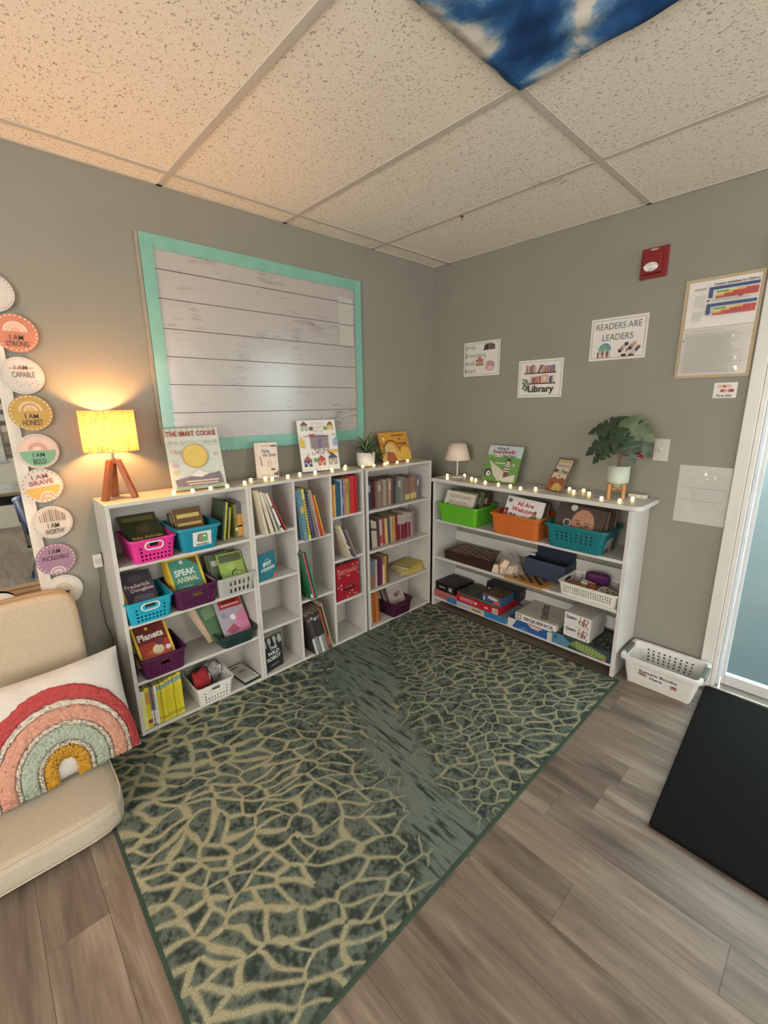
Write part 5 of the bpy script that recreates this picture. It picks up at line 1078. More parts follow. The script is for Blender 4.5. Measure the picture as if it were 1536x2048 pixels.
# ================================================================== on top of the right-hand bookcase
r = thing('table_lamp', 'small unlit table lamp with cream cone shade on the right-hand bookcase', 'lamp', (-0.135, -0.345, TOPD))
IV = mat((226,216,204), 0.5, 0.02, name='ivory_metal')
MB().lathe([(0.05,0),(0.05,0.006),(0.046,0.009),(0.006,0.011)], 28).build('base', IV, r, smooth=False)
MB().lathe([(0.0055,0.01),(0.0055,0.14)], 12).build('pole', IV, r)
b = MB(); N = 40
for i in range(N):
    a = 2*PI*i/N
    for rr, z in ((0.088,0.122),(0.057,0.232)): b.v.append((rr*math.cos(a), rr*math.sin(a), z))
for i in range(N): j = (i+1) % N; b.f.append((2*i, 2*j, 2*j+1, 2*i+1))
b.m = [0]*N; b.build('lamp_shade', mat((232,212,194), 0.8, 0.02, name='cream_paper_shade'), r, smooth=True, solid=0.0015)
b = MB(); b.tube([(-0.057,0,0.23),(0.057,0,0.23)], 0.001, 5); b.tube([(0,0,0.14),(0,0,0.23)], 0.002, 6); b.build('shade_ring', IV, r)
it = [('r',0,0,1,1,(96,142,70)),('r',0,0.68,1,1,(186,204,222)),('p',[(0,0.62),(0.3,0.72),(1,0.64),(1,0.7),(0,0.74)],(110,156,84)),('t','What If',0.42,0.92,0.36,0.08,(60,60,90),0.02,0.05),('t','Everybody',0.48,0.82,0.66,0.13,(160,46,50),0.03,0.05),('t','Did That?',0.66,0.72,0.36,0.08,(40,40,46),0.02,0.03),
 ('p',[(0.1,0.58),(0.2,0.52),(0.6,0.3),(0.62,0.08),(0.5,0.02),(0.3,0.2)],(206,200,184)),('c',0.14,0.22,0.11,(60,60,58)),('c',0.16,0.2,0.07,(226,224,220)),('c',0.17,0.21,0.025,(50,50,50)),('c',0.68,0.6,0.06,(70,50,44)),('c',0.68,0.55,0.045,(214,170,146)),('r',0.6,0.3,0.76,0.5,(226,222,216)),('r',0.6,0.33,0.76,0.36,(70,44,44)),('r',0.6,0.4,0.76,0.43,(70,44,44)),('r',0.6,0.46,0.76,0.48,(70,44,44)),('r',0.63,0.16,0.75,0.3,(110,74,50)),('p',[(0.55,0.1),(0.95,0.25),(0.96,0.05),(0.6,0.02)],(216,210,196)),('r',0.3,0.5,0.6,0.53,(206,216,200)),('c',0.85,0.5,0.03,(220,210,190))]
def Rdisp(label, w, h, t, c, items, u, x, lean, a, ez, **k):
    o = cover_book(label, w, h, t, c, items, (x, -u, TOPD+0.0055), lean, RZ+a, **k)
    easel('black wire easel holding the '+ez, (x, -u, TOPD), RZ+a, min(0.07,w*0.6), lean, h*0.62, 0.026)
Rdisp('green picture book titled What If Everybody Did That on the right-hand bookcase', 0.262, 0.238, 0.009, (96,142,70), it, 0.683, -0.155, 0.34, -0.1, 'green picture book')
it = [('r',0,0,1,1,(70,50,42)),('r',0.05,0.03,0.95,0.97,(214,198,176)),('r',0.05,0.86,0.95,0.97,(190,160,120)),('t','Fantastic',0.5,0.78,0.8,0.1,(110,80,60),0.0),('t','Mr. Fox',0.5,0.6,0.84,0.14,(60,44,40),0.02),('c',0.5,0.46,0.06,(150,96,90)),('p',[(0,0),(0,0.3),(0.25,0.42),(0.5,0.36),(0.8,0.42),(1,0.3),(1,0)],(150,84,50)),('p',[(0.35,0),(0.4,0.2),(0.65,0.24),(0.95,0.15),(0.95,0)],(206,166,84)),('c',0.3,0.2,0.12,(130,66,40))]
Rdisp('narrow chapter book titled Fantastic Mr. Fox on a wire easel', 0.118, 0.2, 0.012, (84,60,50), it, 1.066, -0.18, 0.5, -0.35, 'Fox chapter book')
# split-leaf plant
r = thing('potted_plant', 'split-leaf plant in a pale green pot on wooden legs', 'plant', (-0.15, -1.4, TOPD))
WL = mat((196,128,72), 0.5, 0.1, 20, stretch=(6,6,0.8), name='light_stand_wood')
for i in range(4):
    a = PI/4+i*PI/2+0.3; c, s = math.cos(a), math.sin(a)
    b = MB(); b.lathe([(0.0075,0),(0.009,0.082)], 10, (0.047*c,0.047*s,0)); b.build('stand_leg', WL, r, smooth=False)
b = MB(); b.box(-0.042,0.042,-0.006,0.006,0.05,0.062); b.box(-0.006,0.006,-0.042,0.042,0.05,0.062); b.build('stand_bar', WL, r)
b = MB(); b.lathe([(0.001,0.063),(0.026,0.063),(0.03,0.082),(0.05,0.086),(0.053,0.1),(0.054,0.175),(0.049,0.175),(0.047,0.163),(0.001,0.163)], 32, cap=False); b.build('pot', mat((190,206,186), 0.5, 0.03, 14, name='pale_sage_ceramic'), r, smooth=True)
MB().lathe([(0.0475,0.164),(0.001,0.166)], 20, cap=False).build('soil', mat((56,44,34), 0.9, 0.2, 90, 0.5), r)
def monstera(sz, seed):
    """leaf outline with side cuts, base at origin, pointing +x; returns (verts, faces)"""
    R = random.Random(seed); P = []; n = 26
    def half(t): return 0.5*math.sin(PI*t**0.72)**0.75*(1-0.25*t)
    vs = []; fs = []
    K = 30
    for k in range(K+1):
        t = k/K; x = -0.16*(1-t)**6+t; w = half(max(0.03,min(0.985,t)))
        cut = 1.0
        ph = (t*5.2) % 1.0
        if 0.22 < t < 0.92 and ph < 0.27: cut = 0.42
        for s in (-1, 1):
            for q in (0.0, 0.5, 1.0):
                ww = w*q*(cut if q == 1.0 else (min(1, cut+0.35) if q == 0.5 else 1))
                xx = x-0.10*q*math.sin(PI*t)+0.06*q
                vs.append((xx*sz, s*ww*sz, (-0.55*(xx**2)-0.18*abs(ww)**1.2*(1 if q else 0)+0.05*math.sin(9*t)*q)*sz*0.8))
    for k in range(K):
        for s in range(2):
            for q in range(2):
                a = k*6+s*3+q; b_ = a+6
                fs.append((a, a+1, b_+1, b_) if s else (a, b_, b_+1, a+1))
    return vs, fs
LD = mat((46,68,46), 0.42, 0.12, 26, name='dark_split_leaf'); LM = mat((86,106,78), 0.45, 0.1, 26, name='grey_green_split_leaf')
STM = mat((120,96,84), 0.6, 0.08, name='leaf_stalk')
# stalks end points in the pot's frame, local x = world x, y = world y ; leaf azimuth, pitch, size
D_ = math.radians
LV = [((-0.02,0.01,0.385),D_(112),-0.05,-0.8,0.14,LD,1),((-0.04,0.0,0.335),D_(122),-0.35,-0.7,0.165,LD,2),((-0.03,-0.01,0.395),D_(-112),-0.3,0.9,0.15,LM,3),((-0.02,-0.03,0.385),D_(-96),-0.75,0.8,0.17,LD,4),((-0.05,0.02,0.295),D_(130),-0.6,-0.6,0.125,LD,5),((-0.05,-0.01,0.37),PI,-0.6,0.0,0.11,LD,6),((0.0,0.0,0.405),D_(65),0.4,-0.5,0.09,LD,7),((-0.05,-0.03,0.345),D_(-140),-0.8,0.5,0.14,LD,8)]
for (p, az, pit, rol, sz, m, sd) in LV:
    vs, fs = monstera(sz, sd)
    M = Matrix.Translation(p) @ Matrix.Rotation(az, 4, 'Z') @ Matrix.Rotation(-pit, 4, 'Y') @ Matrix.Rotation(rol, 4, 'X')
    b = MB(); b.add([tuple(M @ Vector(v)) for v in vs], fs); b.build('leaf', m, r, smooth=True)
    q = Vector(p); b = MB(); b.tube([(0.008*math.cos(sd),0.008*math.sin(sd),0.164),(q.x*0.4,q.y*0.4,0.164+(q.z-0.164)*0.6),tuple(q)], [0.0028,0.0022,0.0016], 6); b.build('stalk', STM, r)
# power strip
r = thing('power_box', 'small white battery box at the right end of the low bookcase top', 'battery box', RF(1.476,-0.052,TOPD), (0,0,RZ-0.05))
MB().box(-0.042,0.042,-0.02,0.02,0,0.02).build('case', mat((226,222,212), 0.4, 0.02), r, bevel=0.003)
MB().box(0.02,0.034,-0.022,-0.0201,0.005,0.014).build('switch', mat((190,186,176), 0.4, 0.02), r)
# ================================================================== right-hand bookcase: bins of books on the upper shelf
def rbin(label, c, u0, u1, b0, b1, h, z, d=0.235, xf=-0.292, holes=None, **k):
    return basket('storage_bin', label, c, u1-u0, d, b1-b0, d*0.86, h, RF((u0+u1)/2, xf+d/2, z), RZ, cell=0.0095, rows=14, hole=holes, rim=0.009, rimh=0.014, r=0.022, cat='bin', group='coloured bins on the right-hand bookcase', **k)
rbin('lime green bin of picture books', (84,176,32), 0.303, 0.622, 0.318, 0.607, 0.13, SZ1)
rbin('orange bin of picture books', (206,94,34), 0.732, 1.05, 0.742, 1.038, 0.136, SZ1)
r = rbin('teal bin with rows of round holes holding big books', TEAL, 1.092, 1.42, 1.118, 1.4, 0.136, SZ1, holes=lambda s,i,n,j,rw: s in 'fb' and i % 3 == 1 and 2 < i < n-3 and j in (5,7,9))
b = MB(); b.add([(0.1475,-0.07,0.03),(0.1475,0.01,0.03),(0.1595,0.01,0.085),(0.1595,-0.07,0.085)], [(0,1,2,3)]); b.build('label_card', mat((150,170,172), 0.4, 0.05), r, solid=0.001)
def rbook(label, w, h, t, c, items, u, x, z, lean, a=0.0, tilt=0.0, **k): return cover_book(label, w, h, t, c, items, RF(u, x, z), lean, RZ+a, tilt=tilt, **k)
rbook('cream book titled GOODBYE SUMMER HELLO AUTUMN in the lime green bin', 0.235, 0.185, 0.009, (216,210,192), [('t','GOODBYE SUMMER',0.5,0.83,0.72,0.13,(110,106,96),0.0),('t','HELLO AUTUMN',0.47,0.62,0.62,0.13,(110,106,96),0.0),('r',0.3,0.5,0.55,0.52,(190,186,170)),('c',0.14,0.45,0.08,(140,176,80)),('c',0.74,0.4,0.08,(206,150,110)),('c',0.85,0.36,0.07,(190,120,90)),('r',0,0,1,0.3,(200,186,150))], 0.43, -0.268, SZ1+0.03, 0.36, 0.02, 0.05)
for i, (c, wd, w_, u_) in enumerate([((120,130,96),'sage green',0.2,0.475),((60,54,46),'dark brown',0.21,0.44),((84,100,70),'leaf green',0.2,0.49),((66,48,40),'umber',0.19,0.54),((96,92,88),'grey',0.18,0.53)]):
    rbook('%s picture book behind the cream one in the lime green bin' % wd, w_*(0.8 if u_ > 0.5 else 1), 0.205, 0.01, c, [('p',[(0.1,0.7),(0.4,0.9),(0.5,0.7)],(190,180,110)),('c',0.7,0.75,0.12,(150,150,110))] if i < 2 else [('r',0.1,0.6,0.9,0.8,(140,130,116))], u_-0.02, -0.24+0.03*i, SZ1+0.012, 0.3)
it = [('r',0,0,1,1,(226,222,224)),('t','All Are',0.52,0.83,0.44,0.12,(186,34,70),0.03),('t','Welcome',0.52,0.66,0.66,0.13,(186,34,70),0.03),('c',0.1,0.88,0.055,(84,96,110)),('c',0.06,0.6,0.05,(70,44,44)),('p',[(0.0,0.42),(0.12,0.42),(0.1,0.58),(0.02,0.56)],(196,60,80)),('c',0.2,0.5,0.035,(90,90,100)),('c',0.3,0.48,0.045,(190,84,66)),('c',0.55,0.46,0.04,(190,150,170)),('c',0.5,0.42,0.04,(200,90,90)),('c',0.82,0.66,0.045,(110,80,56)),('p',[(0.62,0.38),(0.78,0.6),(0.88,0.58),(0.94,0.36)],(96,130,84)),('p',[(0.66,0.38),(0.6,0.36),(0.76,0.58)],(110,80,56)),('r',0.1,0.96,0.9,0.97,(196,190,196))]
rbook('white book titled All Are Welcome in the orange bin', 0.245, 0.215, 0.01, (226,222,224), it, 0.905, -0.272, SZ1+0.025, 0.36, 0.0, 0.06)
for i, (c, wd) in enumerate([((70,60,56),'charcoal'),((96,56,44),'brown')]): rbook('%s picture book behind the white one in the orange bin' % wd, 0.24, 0.2, 0.01, c, [], 0.915+0.01*i, -0.235+0.03*i, SZ1+0.012, 0.3)
it = [('r',0,0,1,1,(60,48,44)),('c',0.34,0.93,0.07,(200,196,190)),('c',0.58,0.52,0.24,(150,104,80),0.42),('c',0.58,0.66,0.22,(166,118,92),0.26),('p',[(0.34,0.86),(0.5,1.0),(0.74,0.99),(0.84,0.8),(0.82,0.72),(0.7,0.93),(0.46,0.93)],(74,48,38)),('c',0.5,0.58,0.05,(96,60,46),0.03),('c',0.68,0.55,0.05,(96,60,46),0.03),('p',[(0.55,0.56),(0.62,0.56),(0.65,0.42),(0.53,0.42)],(130,84,64)),('r',0.42,0.64,0.54,0.66,(66,44,36)),('r',0.63,0.61,0.75,0.63,(66,44,36)),('c',0.59,0.34,0.1,(110,60,52),0.04),('c',0.27,0.55,0.08,(190,186,184)),('c',0.27,0.55,0.06,(50,46,48))]
rbook('dark brown book with a large smiling portrait in the teal bin', 0.265, 0.235, 0.01, (60,48,44), it, 1.24, -0.272, SZ1+0.012, 0.36, 0.0, 0.06)
for i, (c, wd) in enumerate([((84,62,50),'cocoa brown'),((52,44,44),'near black'),((96,70,56),'tan brown')]): rbook('%s big book behind the portrait book in the teal bin' % wd, 0.27, 0.225, 0.008, c, [('r',0.9,0.05,0.92,0.95,(150,130,116))], 1.262+0.008*i, -0.246+0.03*i, SZ1+0.006, 0.32)
# ------------------------------------------------------------------ middle shelf of games
def gbox(label, u0, u1, xf, d, z, h, side, top, front_items=None, top_items=None, a=0.0, name='game_box', lid=0.72, end=None, end_items=None, cat='board game', group=None):
    r = thing(name, label, cat, RF((u0+u1)/2, xf, z), (0,0,RZ+a), group); w = u1-u0; m = mat(side, 0.4, 0.04, 30); mt = mat(top, 0.4, 0.06, 30)
    MB().box(-w/2+0.0015, w/2-0.0015, 0.0015, d-0.0015, 0, h*0.6).build('tray', m, r)
    b = MB(); b.add([(-w/2,0,h*(1-lid)),(w/2,0,h*(1-lid)),(w/2,d,h*(1-lid)),(-w/2,d,h*(1-lid)),(-w/2,0,h),(w/2,0,h),(w/2,d,h),(-w/2,d,h)], [(0,1,5,4),(1,2,6,5),(2,3,7,6),(3,0,4,7)]); b.add([(-w/2,0,h),(w/2,0,h),(w/2,d,h),(-w/2,d,h)], [(0,1,2,3)], 1); ld = b.build('lid', [m, mt], r)
    if front_items: printed(ld, w, h, front_items, name='front_print')
    if top_items: printed(ld, w, d, top_items, M=Matrix.Translation((0,0,h+0.0001)) @ Matrix.Rotation(-PI/2, 4, 'X'), name='top_print')
    return r
ch = []
for i in range(8):
    for j in range(8):
        if (i+j) % 2: ch.append(('r',0.08+0.105*i,0.06+0.11*j,0.08+0.105*(i+1),0.06+0.11*(j+1),(146,112,78)))
gbox('dark wooden folding chess box on the middle shelf', 0.345, 0.742, -0.262, 0.2, SZ2, 0.06, (50,32,26), (58,40,32), None, ch, name='chess_box', a=-0.02)
# bag of wooden pieces
r = thing('bag_of_blocks', 'clear plastic bag of pale wooden pieces next to the chess box', 'bag', RF(0.825,-0.175,SZ2), (0,0,RZ))
WP = mat((214,184,146), 0.6, 0.08, 20, stretch=(1,1,6), name='pale_wood')
random.seed(9)
for i,(x,y,z,a,t) in enumerate([(-0.06,-0.085,0.0,0.3,0.12),(-0.02,-0.06,0.0,0.9,-0.1),(0.02,-0.05,0.002,0.4,0.2),(-0.045,-0.03,0.03,0.2,0.3),(0.03,-0.02,0.0,1.2,0.1),(-0.015,-0.075,0.045,0.5,0.5)]):
    b = MB(); b.hexa([(-0.022,-0.014,0),(0.022,-0.014,0),(0.022,0.014,0),(-0.022,0.014,0),(-0.016,-0.014,0.055),(0.016,-0.014,0.06),(0.016,0.014,0.06),(-0.016,0.014,0.055)]); b.build('wooden_piece', WP, r, loc=(x,y,z+0.004), rot=(0,t,a), bevel=0.002)
def bagm():
    m = mat((190,180,180), 0.12, 0.1, 30, 0.8, alpha=0.3, name='clear_bag_plastic'); return m
b = MB(); N, K = 22, 10; random.seed(2)
for k in range(K):
    t = k/(K-1); hh = 0.004+0.125*t
    for j in range(N):
        a = 2*PI*j/N; rr = (0.092*(1-0.55*t**2))*(1+0.1*math.sin(5*a+6*t)+0.06*random.random()); b.v.append((rr*math.cos(a)*1.0-0.03*t, rr*math.sin(a)*0.72+0.03*t-0.02, hh+0.01*math.sin(3*a)*t))
for k in range(K-1):
    for j in range(N): b.f.append((k*N+j,k*N+(j+1)%N,(k+1)*N+(j+1)%N,(k+1)*N+j))
b.m = [0]*len(b.f); b.build('plastic_film', bagm(), r)
# open navy blue box
r = thing('open_box', 'open dark blue cardboard box standing on the middle shelf', 'box', RF(1.045,-0.165,SZ2+0.0125), (0,0,RZ-0.03))
NB = mat((44,58,84), 0.6, 0.04, 20, name='navy_card')
b = MB(); w, d, h, k = 0.262, 0.14, 0.11, 0.003
b.box(-w/2,w/2,0,k,0,h); b.box(-w/2,w/2,d-k,d,0,h); b.box(-w/2,-w/2+k,k,d-k,0,h); b.box(w/2-k,w/2,k,d-k,0,h); b.box(-w/2,w/2,0,d,0,k); b.build('box_body', NB, r)
MB().box(-w/2+0.01,w/2-0.003,d-0.012,d-0.003,0.02,h+0.055).build('back_flap', mat((30,38,58), 0.6, 0.04), r)
MB().box(-w/2-0.002,-w/2+0.03,0.06,0.075,h,h+0.012).build('paper_clip_label', mat((206,206,196), 0.5, 0.02), r)
# checkerboard with rounded corners
r = thing('checkerboard', 'thin wooden checkerboard with rounded corners sticking out under the blue box', 'board game', RF(0.978,-0.302,SZ2), (0,0,RZ-0.05))
P = []
w, d, rr = 0.28, 0.272, 0.03
for cx, cy, a0 in ((w/2-rr,rr,-PI/2),(w/2-rr,d-rr,0),(-w/2+rr,d-rr,PI/2),(-w/2+rr,rr,PI)):
    for i in range(7): P.append((cx+rr*math.cos(a0+PI/2*i/6), cy+rr*math.sin(a0+PI/2*i/6)))
bo = MB().prism(P, 0, 0.012).build('board', mat((190,128,70), 0.5, 0.08, 18, stretch=(1,6,1)), r, bevel=0.002)
it = []
for i in range(8):
    for j in range(8):
        if (i+j) % 2:
            cx, cz = 0.14+0.103*i, 0.14+0.103*j; s = 0.058
            it.append(('p',[(cx+s*(1.0 if k % 2 == 0 else 0.78)*math.cos(PI/4*k+PI/4), cz+s*(1.0 if k % 2 == 0 else 0.78)*math.sin(PI/4*k+PI/4)) for k in range(8)],(36,30,28)))
printed(bo, w, d, it, M=Matrix.Translation((0,0,0.0121)) @ Matrix.Rotation(-PI/2, 4, 'X'), name='board_print')
# low white woven basket with cards
r = basket('woven_basket', 'low white woven basket of cards and small toys on the middle shelf', (222,220,214), 0.318, 0.24, 0.296, 0.22, 0.078, RF(1.345,-0.152,SZ2), RZ, cell=0.0065, rows=11, hole=lambda s,i,n,j,rw: (s == 'l' and abs((i+.5)/n-0.5) < 0.2 and 6 < j < 9) or (i % 2 == 1 and j % 2 == 1 and 1 < j < 8), rim=0.005, rimh=0.007, r=0.02)
zz = SZ2+0.012
def small_box(name, label, u, x, z, w, d, h, c, a=0.0, tilt=(0,0), cat='card game', items=None, trim=(226,220,206)):
    r = thing(name, label, cat, RF(u,x,z), (tilt[0],tilt[1],RZ+a)); MB().box(-w/2,w/2,-d/2,d/2,0,h).build('carton', mat(c,0.45,0.06,40), r, bevel=0.001)
    MB().box(-w/2-0.0004,w/2+0.0004,-d/2-0.0004,d/2+0.0004,h*0.72,h*0.78).build('lid_seam', mat(trim,0.5,0), r)
    if items: printed(r, w, d, items, M=Matrix.Translation((0,-d/2,h+0.0001)) @ Matrix.Rotation(-PI/2, 4, 'X'), name='top_print')
    return r
small_box('card_box', 'red and gold card box in the white woven basket', 1.345, -0.2, zz+0.028, 0.045, 0.07, 0.024, (150,50,36), 0.5, (0.25,0.15), items=[('r',0.15,0.15,0.85,0.85,(190,110,60))])
small_box('card_box', 'white card box lying on top in the white woven basket', 1.31, -0.165, zz+0.045, 0.07, 0.035, 0.014, (222,216,204), 0.2, (0.1,0.2))
small_box('card_box', 'mustard card box in the white woven basket', 1.292, -0.2, zz+0.02, 0.05, 0.05, 0.02, (176,156,60), 0.3, (0.1,-0.1))
small_box('card_box', 'patterned white card box at the right side of the white woven basket', 1.425, -0.185, zz+0.025, 0.09, 0.06, 0.02, (206,196,180), -0.3, (0.2,0.1), items=[('c',0.2+0.2*i,0.3+0.4*(i%2),0.08,(120,90,80)) for i in range(4)])
r = thing('purple_case', 'plum purple zip case in the white woven basket', 'case', RF(1.335,-0.085,zz+0.03), (0.35,0,RZ+0.1))
def puff(w, d, h, e=5.0, n=10):
    """rounded cushion-like box centred on the origin"""
    b = MB()
    for ax in range(3):
        for sg in (-1, 1):
            n0 = len(b.v)
            for i in range(n+1):
                for j in range(n+1):
                    p = [0,0,0]; p[ax] = sg; p[(ax+1)%3] = 2*i/n-1; p[(ax+2)%3] = 2*j/n-1
                    k = (abs(p[0])**e+abs(p[1])**e+abs(p[2])**e)**(-1/e); b.v.append((p[0]*k*w/2, p[1]*k*d/2, p[2]*k*h/2))
            for i in range(n):
                for j in range(n):
                    a = n0+i*(n+1)+j; f = (a, a+n+1, a+n+2, a+1); b.f.append(f if sg > 0 else f[::-1])
    b.m = [0]*len(b.f); return b
puff(0.13,0.04,0.075,4).build('case_body', mat((84,30,84), 0.6, 0.08, 60, 0.3), r, smooth=True, loc=(0,0,0.038))
MB().tube([(-0.06,-0.003,0.072),(0,-0.003,0.077),(0.06,-0.003,0.072)], 0.002, 6).build('zip', mat((50,20,50), 0.5, 0), r)
r = thing('toy_bag', 'small bag of copper-brown pieces in the white woven basket', 'bag', RF(1.25,-0.19,zz+0.03), (0.3,0.1,RZ+0.3))
puff(0.1,0.055,0.035,3.5).build('pouch', mat((150,90,66), 0.35, 0.4, 120, 0.6), r, smooth=True)
MB().box(0.045,0.058,-0.02,0.02,-0.003,0.006).build('bag_seal', mat((190,160,150), 0.4, 0.05), r)
# ------------------------------------------------------------------ bottom shelf of games
z3 = SZ3
gbox('salmon pink game box at the bottom left of the right-hand bookcase', 0.266, 0.47, -0.268, 0.2, z3, 0.056, (176,92,84), (150,70,66), [('r',0.18,0.4,0.5,0.5,(120,60,54)),('c',0.75,0.5,0.05,(90,44,44))], a=0.0)
gbox('black game box on top of the salmon pink one', 0.268, 0.455, -0.262, 0.2, z3+0.0568, 0.058, (26,22,24), (36,26,30), [('r',0.18,0.42,0.5,0.54,(200,196,196)),('r',0.66,0.2,0.86,0.8,(110,100,110)),('c',0.76,0.5,0.06,(190,180,180))], [('r',0.2,0.4,0.7,0.46,(110,96,84)),('r',0.66,0.1,0.9,0.2,(60,40,50))], a=-0.06)
gbox('long pale blue game box underneath the red one', 0.395, 0.878, -0.284, 0.25, z3, 0.036, (146,170,190), (110,140,160), [('r',0.0,0.0,0.18,1,(46,104,160)),('r',0.66,0.0,1,1,(30,112,176)),('r',0.22,0.3,0.4,0.5,(180,120,120)),('c',0.5,0.5,0.03,(206,170,120)),('r',0.42,0.2,0.63,0.8,(196,170,120)),('r',0.45,0.35,0.6,0.6,(90,60,50))])
it = [('r',0,0,1,1,(70,84,70))]
R = random.Random(4)
for i in range(34): it.append(('p',[(x+0.05*R.uniform(-1,1),z+0.09*R.uniform(-1,1)) for x,z in [(R.random()*0.86+0.07,R.random()*0.8+0.1)] for _ in range(4)],R.choice([(120,126,110),(36,40,38),(60,110,66),(150,150,140),(84,96,84),(30,60,44)])))
it += [('r',0,0,1,0.02,(222,200,150)),('r',0,0,0.012,1,(222,200,150))]
gbox('red MONOPOLY game box with a green street picture lid', 0.478, 0.82, -0.28, 0.245, z3+0.0372, 0.052, (178,20,38), (70,84,70), [('t','MONOPOLY',0.26,0.52,0.34,0.5,(226,170,170),0.02),('c',0.47,0.52,0.03,(226,190,180)),('r',0.68,0.35,0.75,0.6,(220,190,190)),('r',0.85,0.1,0.98,0.8,(216,206,190))]+[('r',0.865+0.018*i,0.2,0.873+0.018*i,0.7,(60,50,46)) for i in range(6)], it, a=-0.01)
gbox('small tin-like blue game box on the red game box', 0.672, 0.82, -0.256, 0.15, z3+0.0898, 0.062, (52,82,118), (84,66,50), [('r',0.06,0.2,0.14,0.6,(210,216,220)),('p',[(0.3,0.5),(0.8,0.4),(0.85,0.7),(0.35,0.85)],(190,190,200)),('p',[(0.55,0.12),(0.95,0.1),(0.92,0.5),(0.7,0.55)],(190,80,70)),('r',0.0,0.9,1,1,(150,50,60))], [('c',0.3+0.15*i,0.3+0.2*(i%3),0.1,[(150,90,50),(90,110,60),(60,50,50)][i%3]) for i in range(4)], a=-0.03)
gbox('black game box behind the tin-like blue one', 0.6, 0.86, -0.098, 0.085, z3+0.0898, 0.07, (30,34,42), (38,40,48), [('r',0.05,0.2,0.12,0.5,(190,180,180))], [('r',0.1,0.3,0.8,0.5,(60,64,74))])
gbox('blue and white game box under the SEQUENCE box', 0.886, 1.178, -0.276, 0.25, z3, 0.056, (36,80,150), (50,70,120), [('p',[(0,0),(0.1,0),(0.2,1),(0,1)],(200,200,196)),('r',0.9,0,1,1,(196,190,176)),('p',[(0.45,1),(0.8,1),(0.7,0.6),(0.55,0.65)],(214,160,150)),('p',[(0.2,0),(0.5,0),(0.4,0.5)],(60,120,190))])
gbox('white SEQUENCE game box in the middle of the bottom shelf', 0.932, 1.198, -0.272, 0.25, z3+0.0568, 0.048, (226,222,212), (190,186,172), [('r',0.03,0.12,0.16,0.88,(130,128,110)),('c',0.09,0.5,0.04,(196,196,170)),('t','SEQUENCE',0.57,0.5,0.72,0.5,(40,36,84),0.03)], [('t','SEQUENCE',0.5,0.5,0.8,0.18,(50,50,56),0.03,-1.2),('c',0.75,0.45,0.04,(150,146,136))], a=0.01)
ci = [('t','Quatro',0.27,0.66,0.4,0.34,(52,48,100),0.04)]
def glyphs():
    B_ = (110,40,36); out = []
    for x0,z0,x1,z1 in ((0.56,0.3,0.6,0.62),(0.56,0.58,0.7,0.64),(0.68,0.3,0.72,0.62),(0.6,0.72,0.63,0.92),(0.74,0.2,0.78,0.9),(0.7,0.25,0.78,0.3),(0.78,0.5,0.9,0.55),(0.82,0.24,0.86,0.55),(0.78,0.8,0.9,0.85),(0.9,0.62,0.93,0.8),(0.9,0.1,0.93,0.3),(0.62,0.26,0.68,0.31)): out.append(('r',x0,z0,x1,z1,B_))
    return out
gbox('green reptile picture game box at the right end of the bottom shelf', 1.172, 1.506, -0.276, 0.25, z3, 0.066, (44,60,70), (46,54,60), [('p',[(0,0),(0.3,0),(0.35,0.5),(0.2,1),(0,1)],(70,120,150)),('t','W',0.08,0.62,0.08,0.4,(40,60,50),0.02),('p',[(0.3,0.4),(0.45,1),(0.7,0.9),(0.96,0.5),(0.9,0.1),(0.7,0.05),(0.5,0.2)],(96,120,66))]+[('c',0.45+0.055*(i%9)+0.02*(i//9),0.75-0.2*(i//9)-0.03*(i%9),0.014,(176,190,110)) for i in range(24)]+[('c',0.92,0.22,0.028,(196,80,70))], [('c',0.1+0.09*(i%10),0.15+0.1*(i//10)+0.03*(i%2),0.03,[(110,130,70),(60,80,50),(84,100,70)][i%3]) for i in range(40)])
for k in range(2):
    gbox('white puzzle box with blue name and brown symbols, %s of two' % ['lower','upper'][k], 1.236, 1.384, -0.262, 0.2, z3+0.067+0.0725*k, 0.072, (222,220,214), (206,202,192), ci+glyphs(), None, a=-0.03, lid=0.9, group='white puzzle boxes')
# ================================================================== return basket on the floor
def rh(s, i, n, j, rw):
    if s == 'b': return i % 3 == 1 and 2 < i < n-3 and j in (6,8,10,12)
    if s in 'lr': return i % 2 == 1 and j in (5,7,9,11) and 3 < i < n-4
    return False
r = basket('return_basket', 'white plastic basket labelled Return Books Here on the floor by the door', (224,224,220), 0.335, 0.212, 0.285, 0.17, 0.15, RF(1.728,-0.148,0.0008), RZ, cell=0.009, rows=16, hole=rh, rim=0.014, rimh=0.016, r=0.02)
GH = mat((96,94,88), 0.5, 0.03, name='grey_plastic_handle')
for s in (-1, 1): MB().box(s*0.174-0.012, s*0.174+0.012, -0.062, 0.062, 0.132, 0.1535).build('handle', GH, r, bevel=0.004)
for s in (-1, 1): MB().box(s*0.125-0.012, s*0.125+0.012, -0.09, 0.085, -0.0003, 0.008).build('foot', mat((214,214,210), 0.4, 0.02), r)
al = math.atan2(0.021, 0.15)
b = MB(); hx = 0.118
y0 = lambda z: -0.0862-z*0.14
b.add([(-hx,y0(0.04),0.04),(hx,y0(0.04),0.04),(hx,y0(0.105),0.105),(-hx,y0(0.105),0.105)], [(0,1,2,3)]); lp = b.build('label_plate', mat((228,228,224), 0.35, 0.02), r, solid=0.0015)
M = Matrix.Translation((0,y0(0.04)-0.0012,0.04)) @ Matrix.Rotation(math.atan(0.14), 4, 'X')
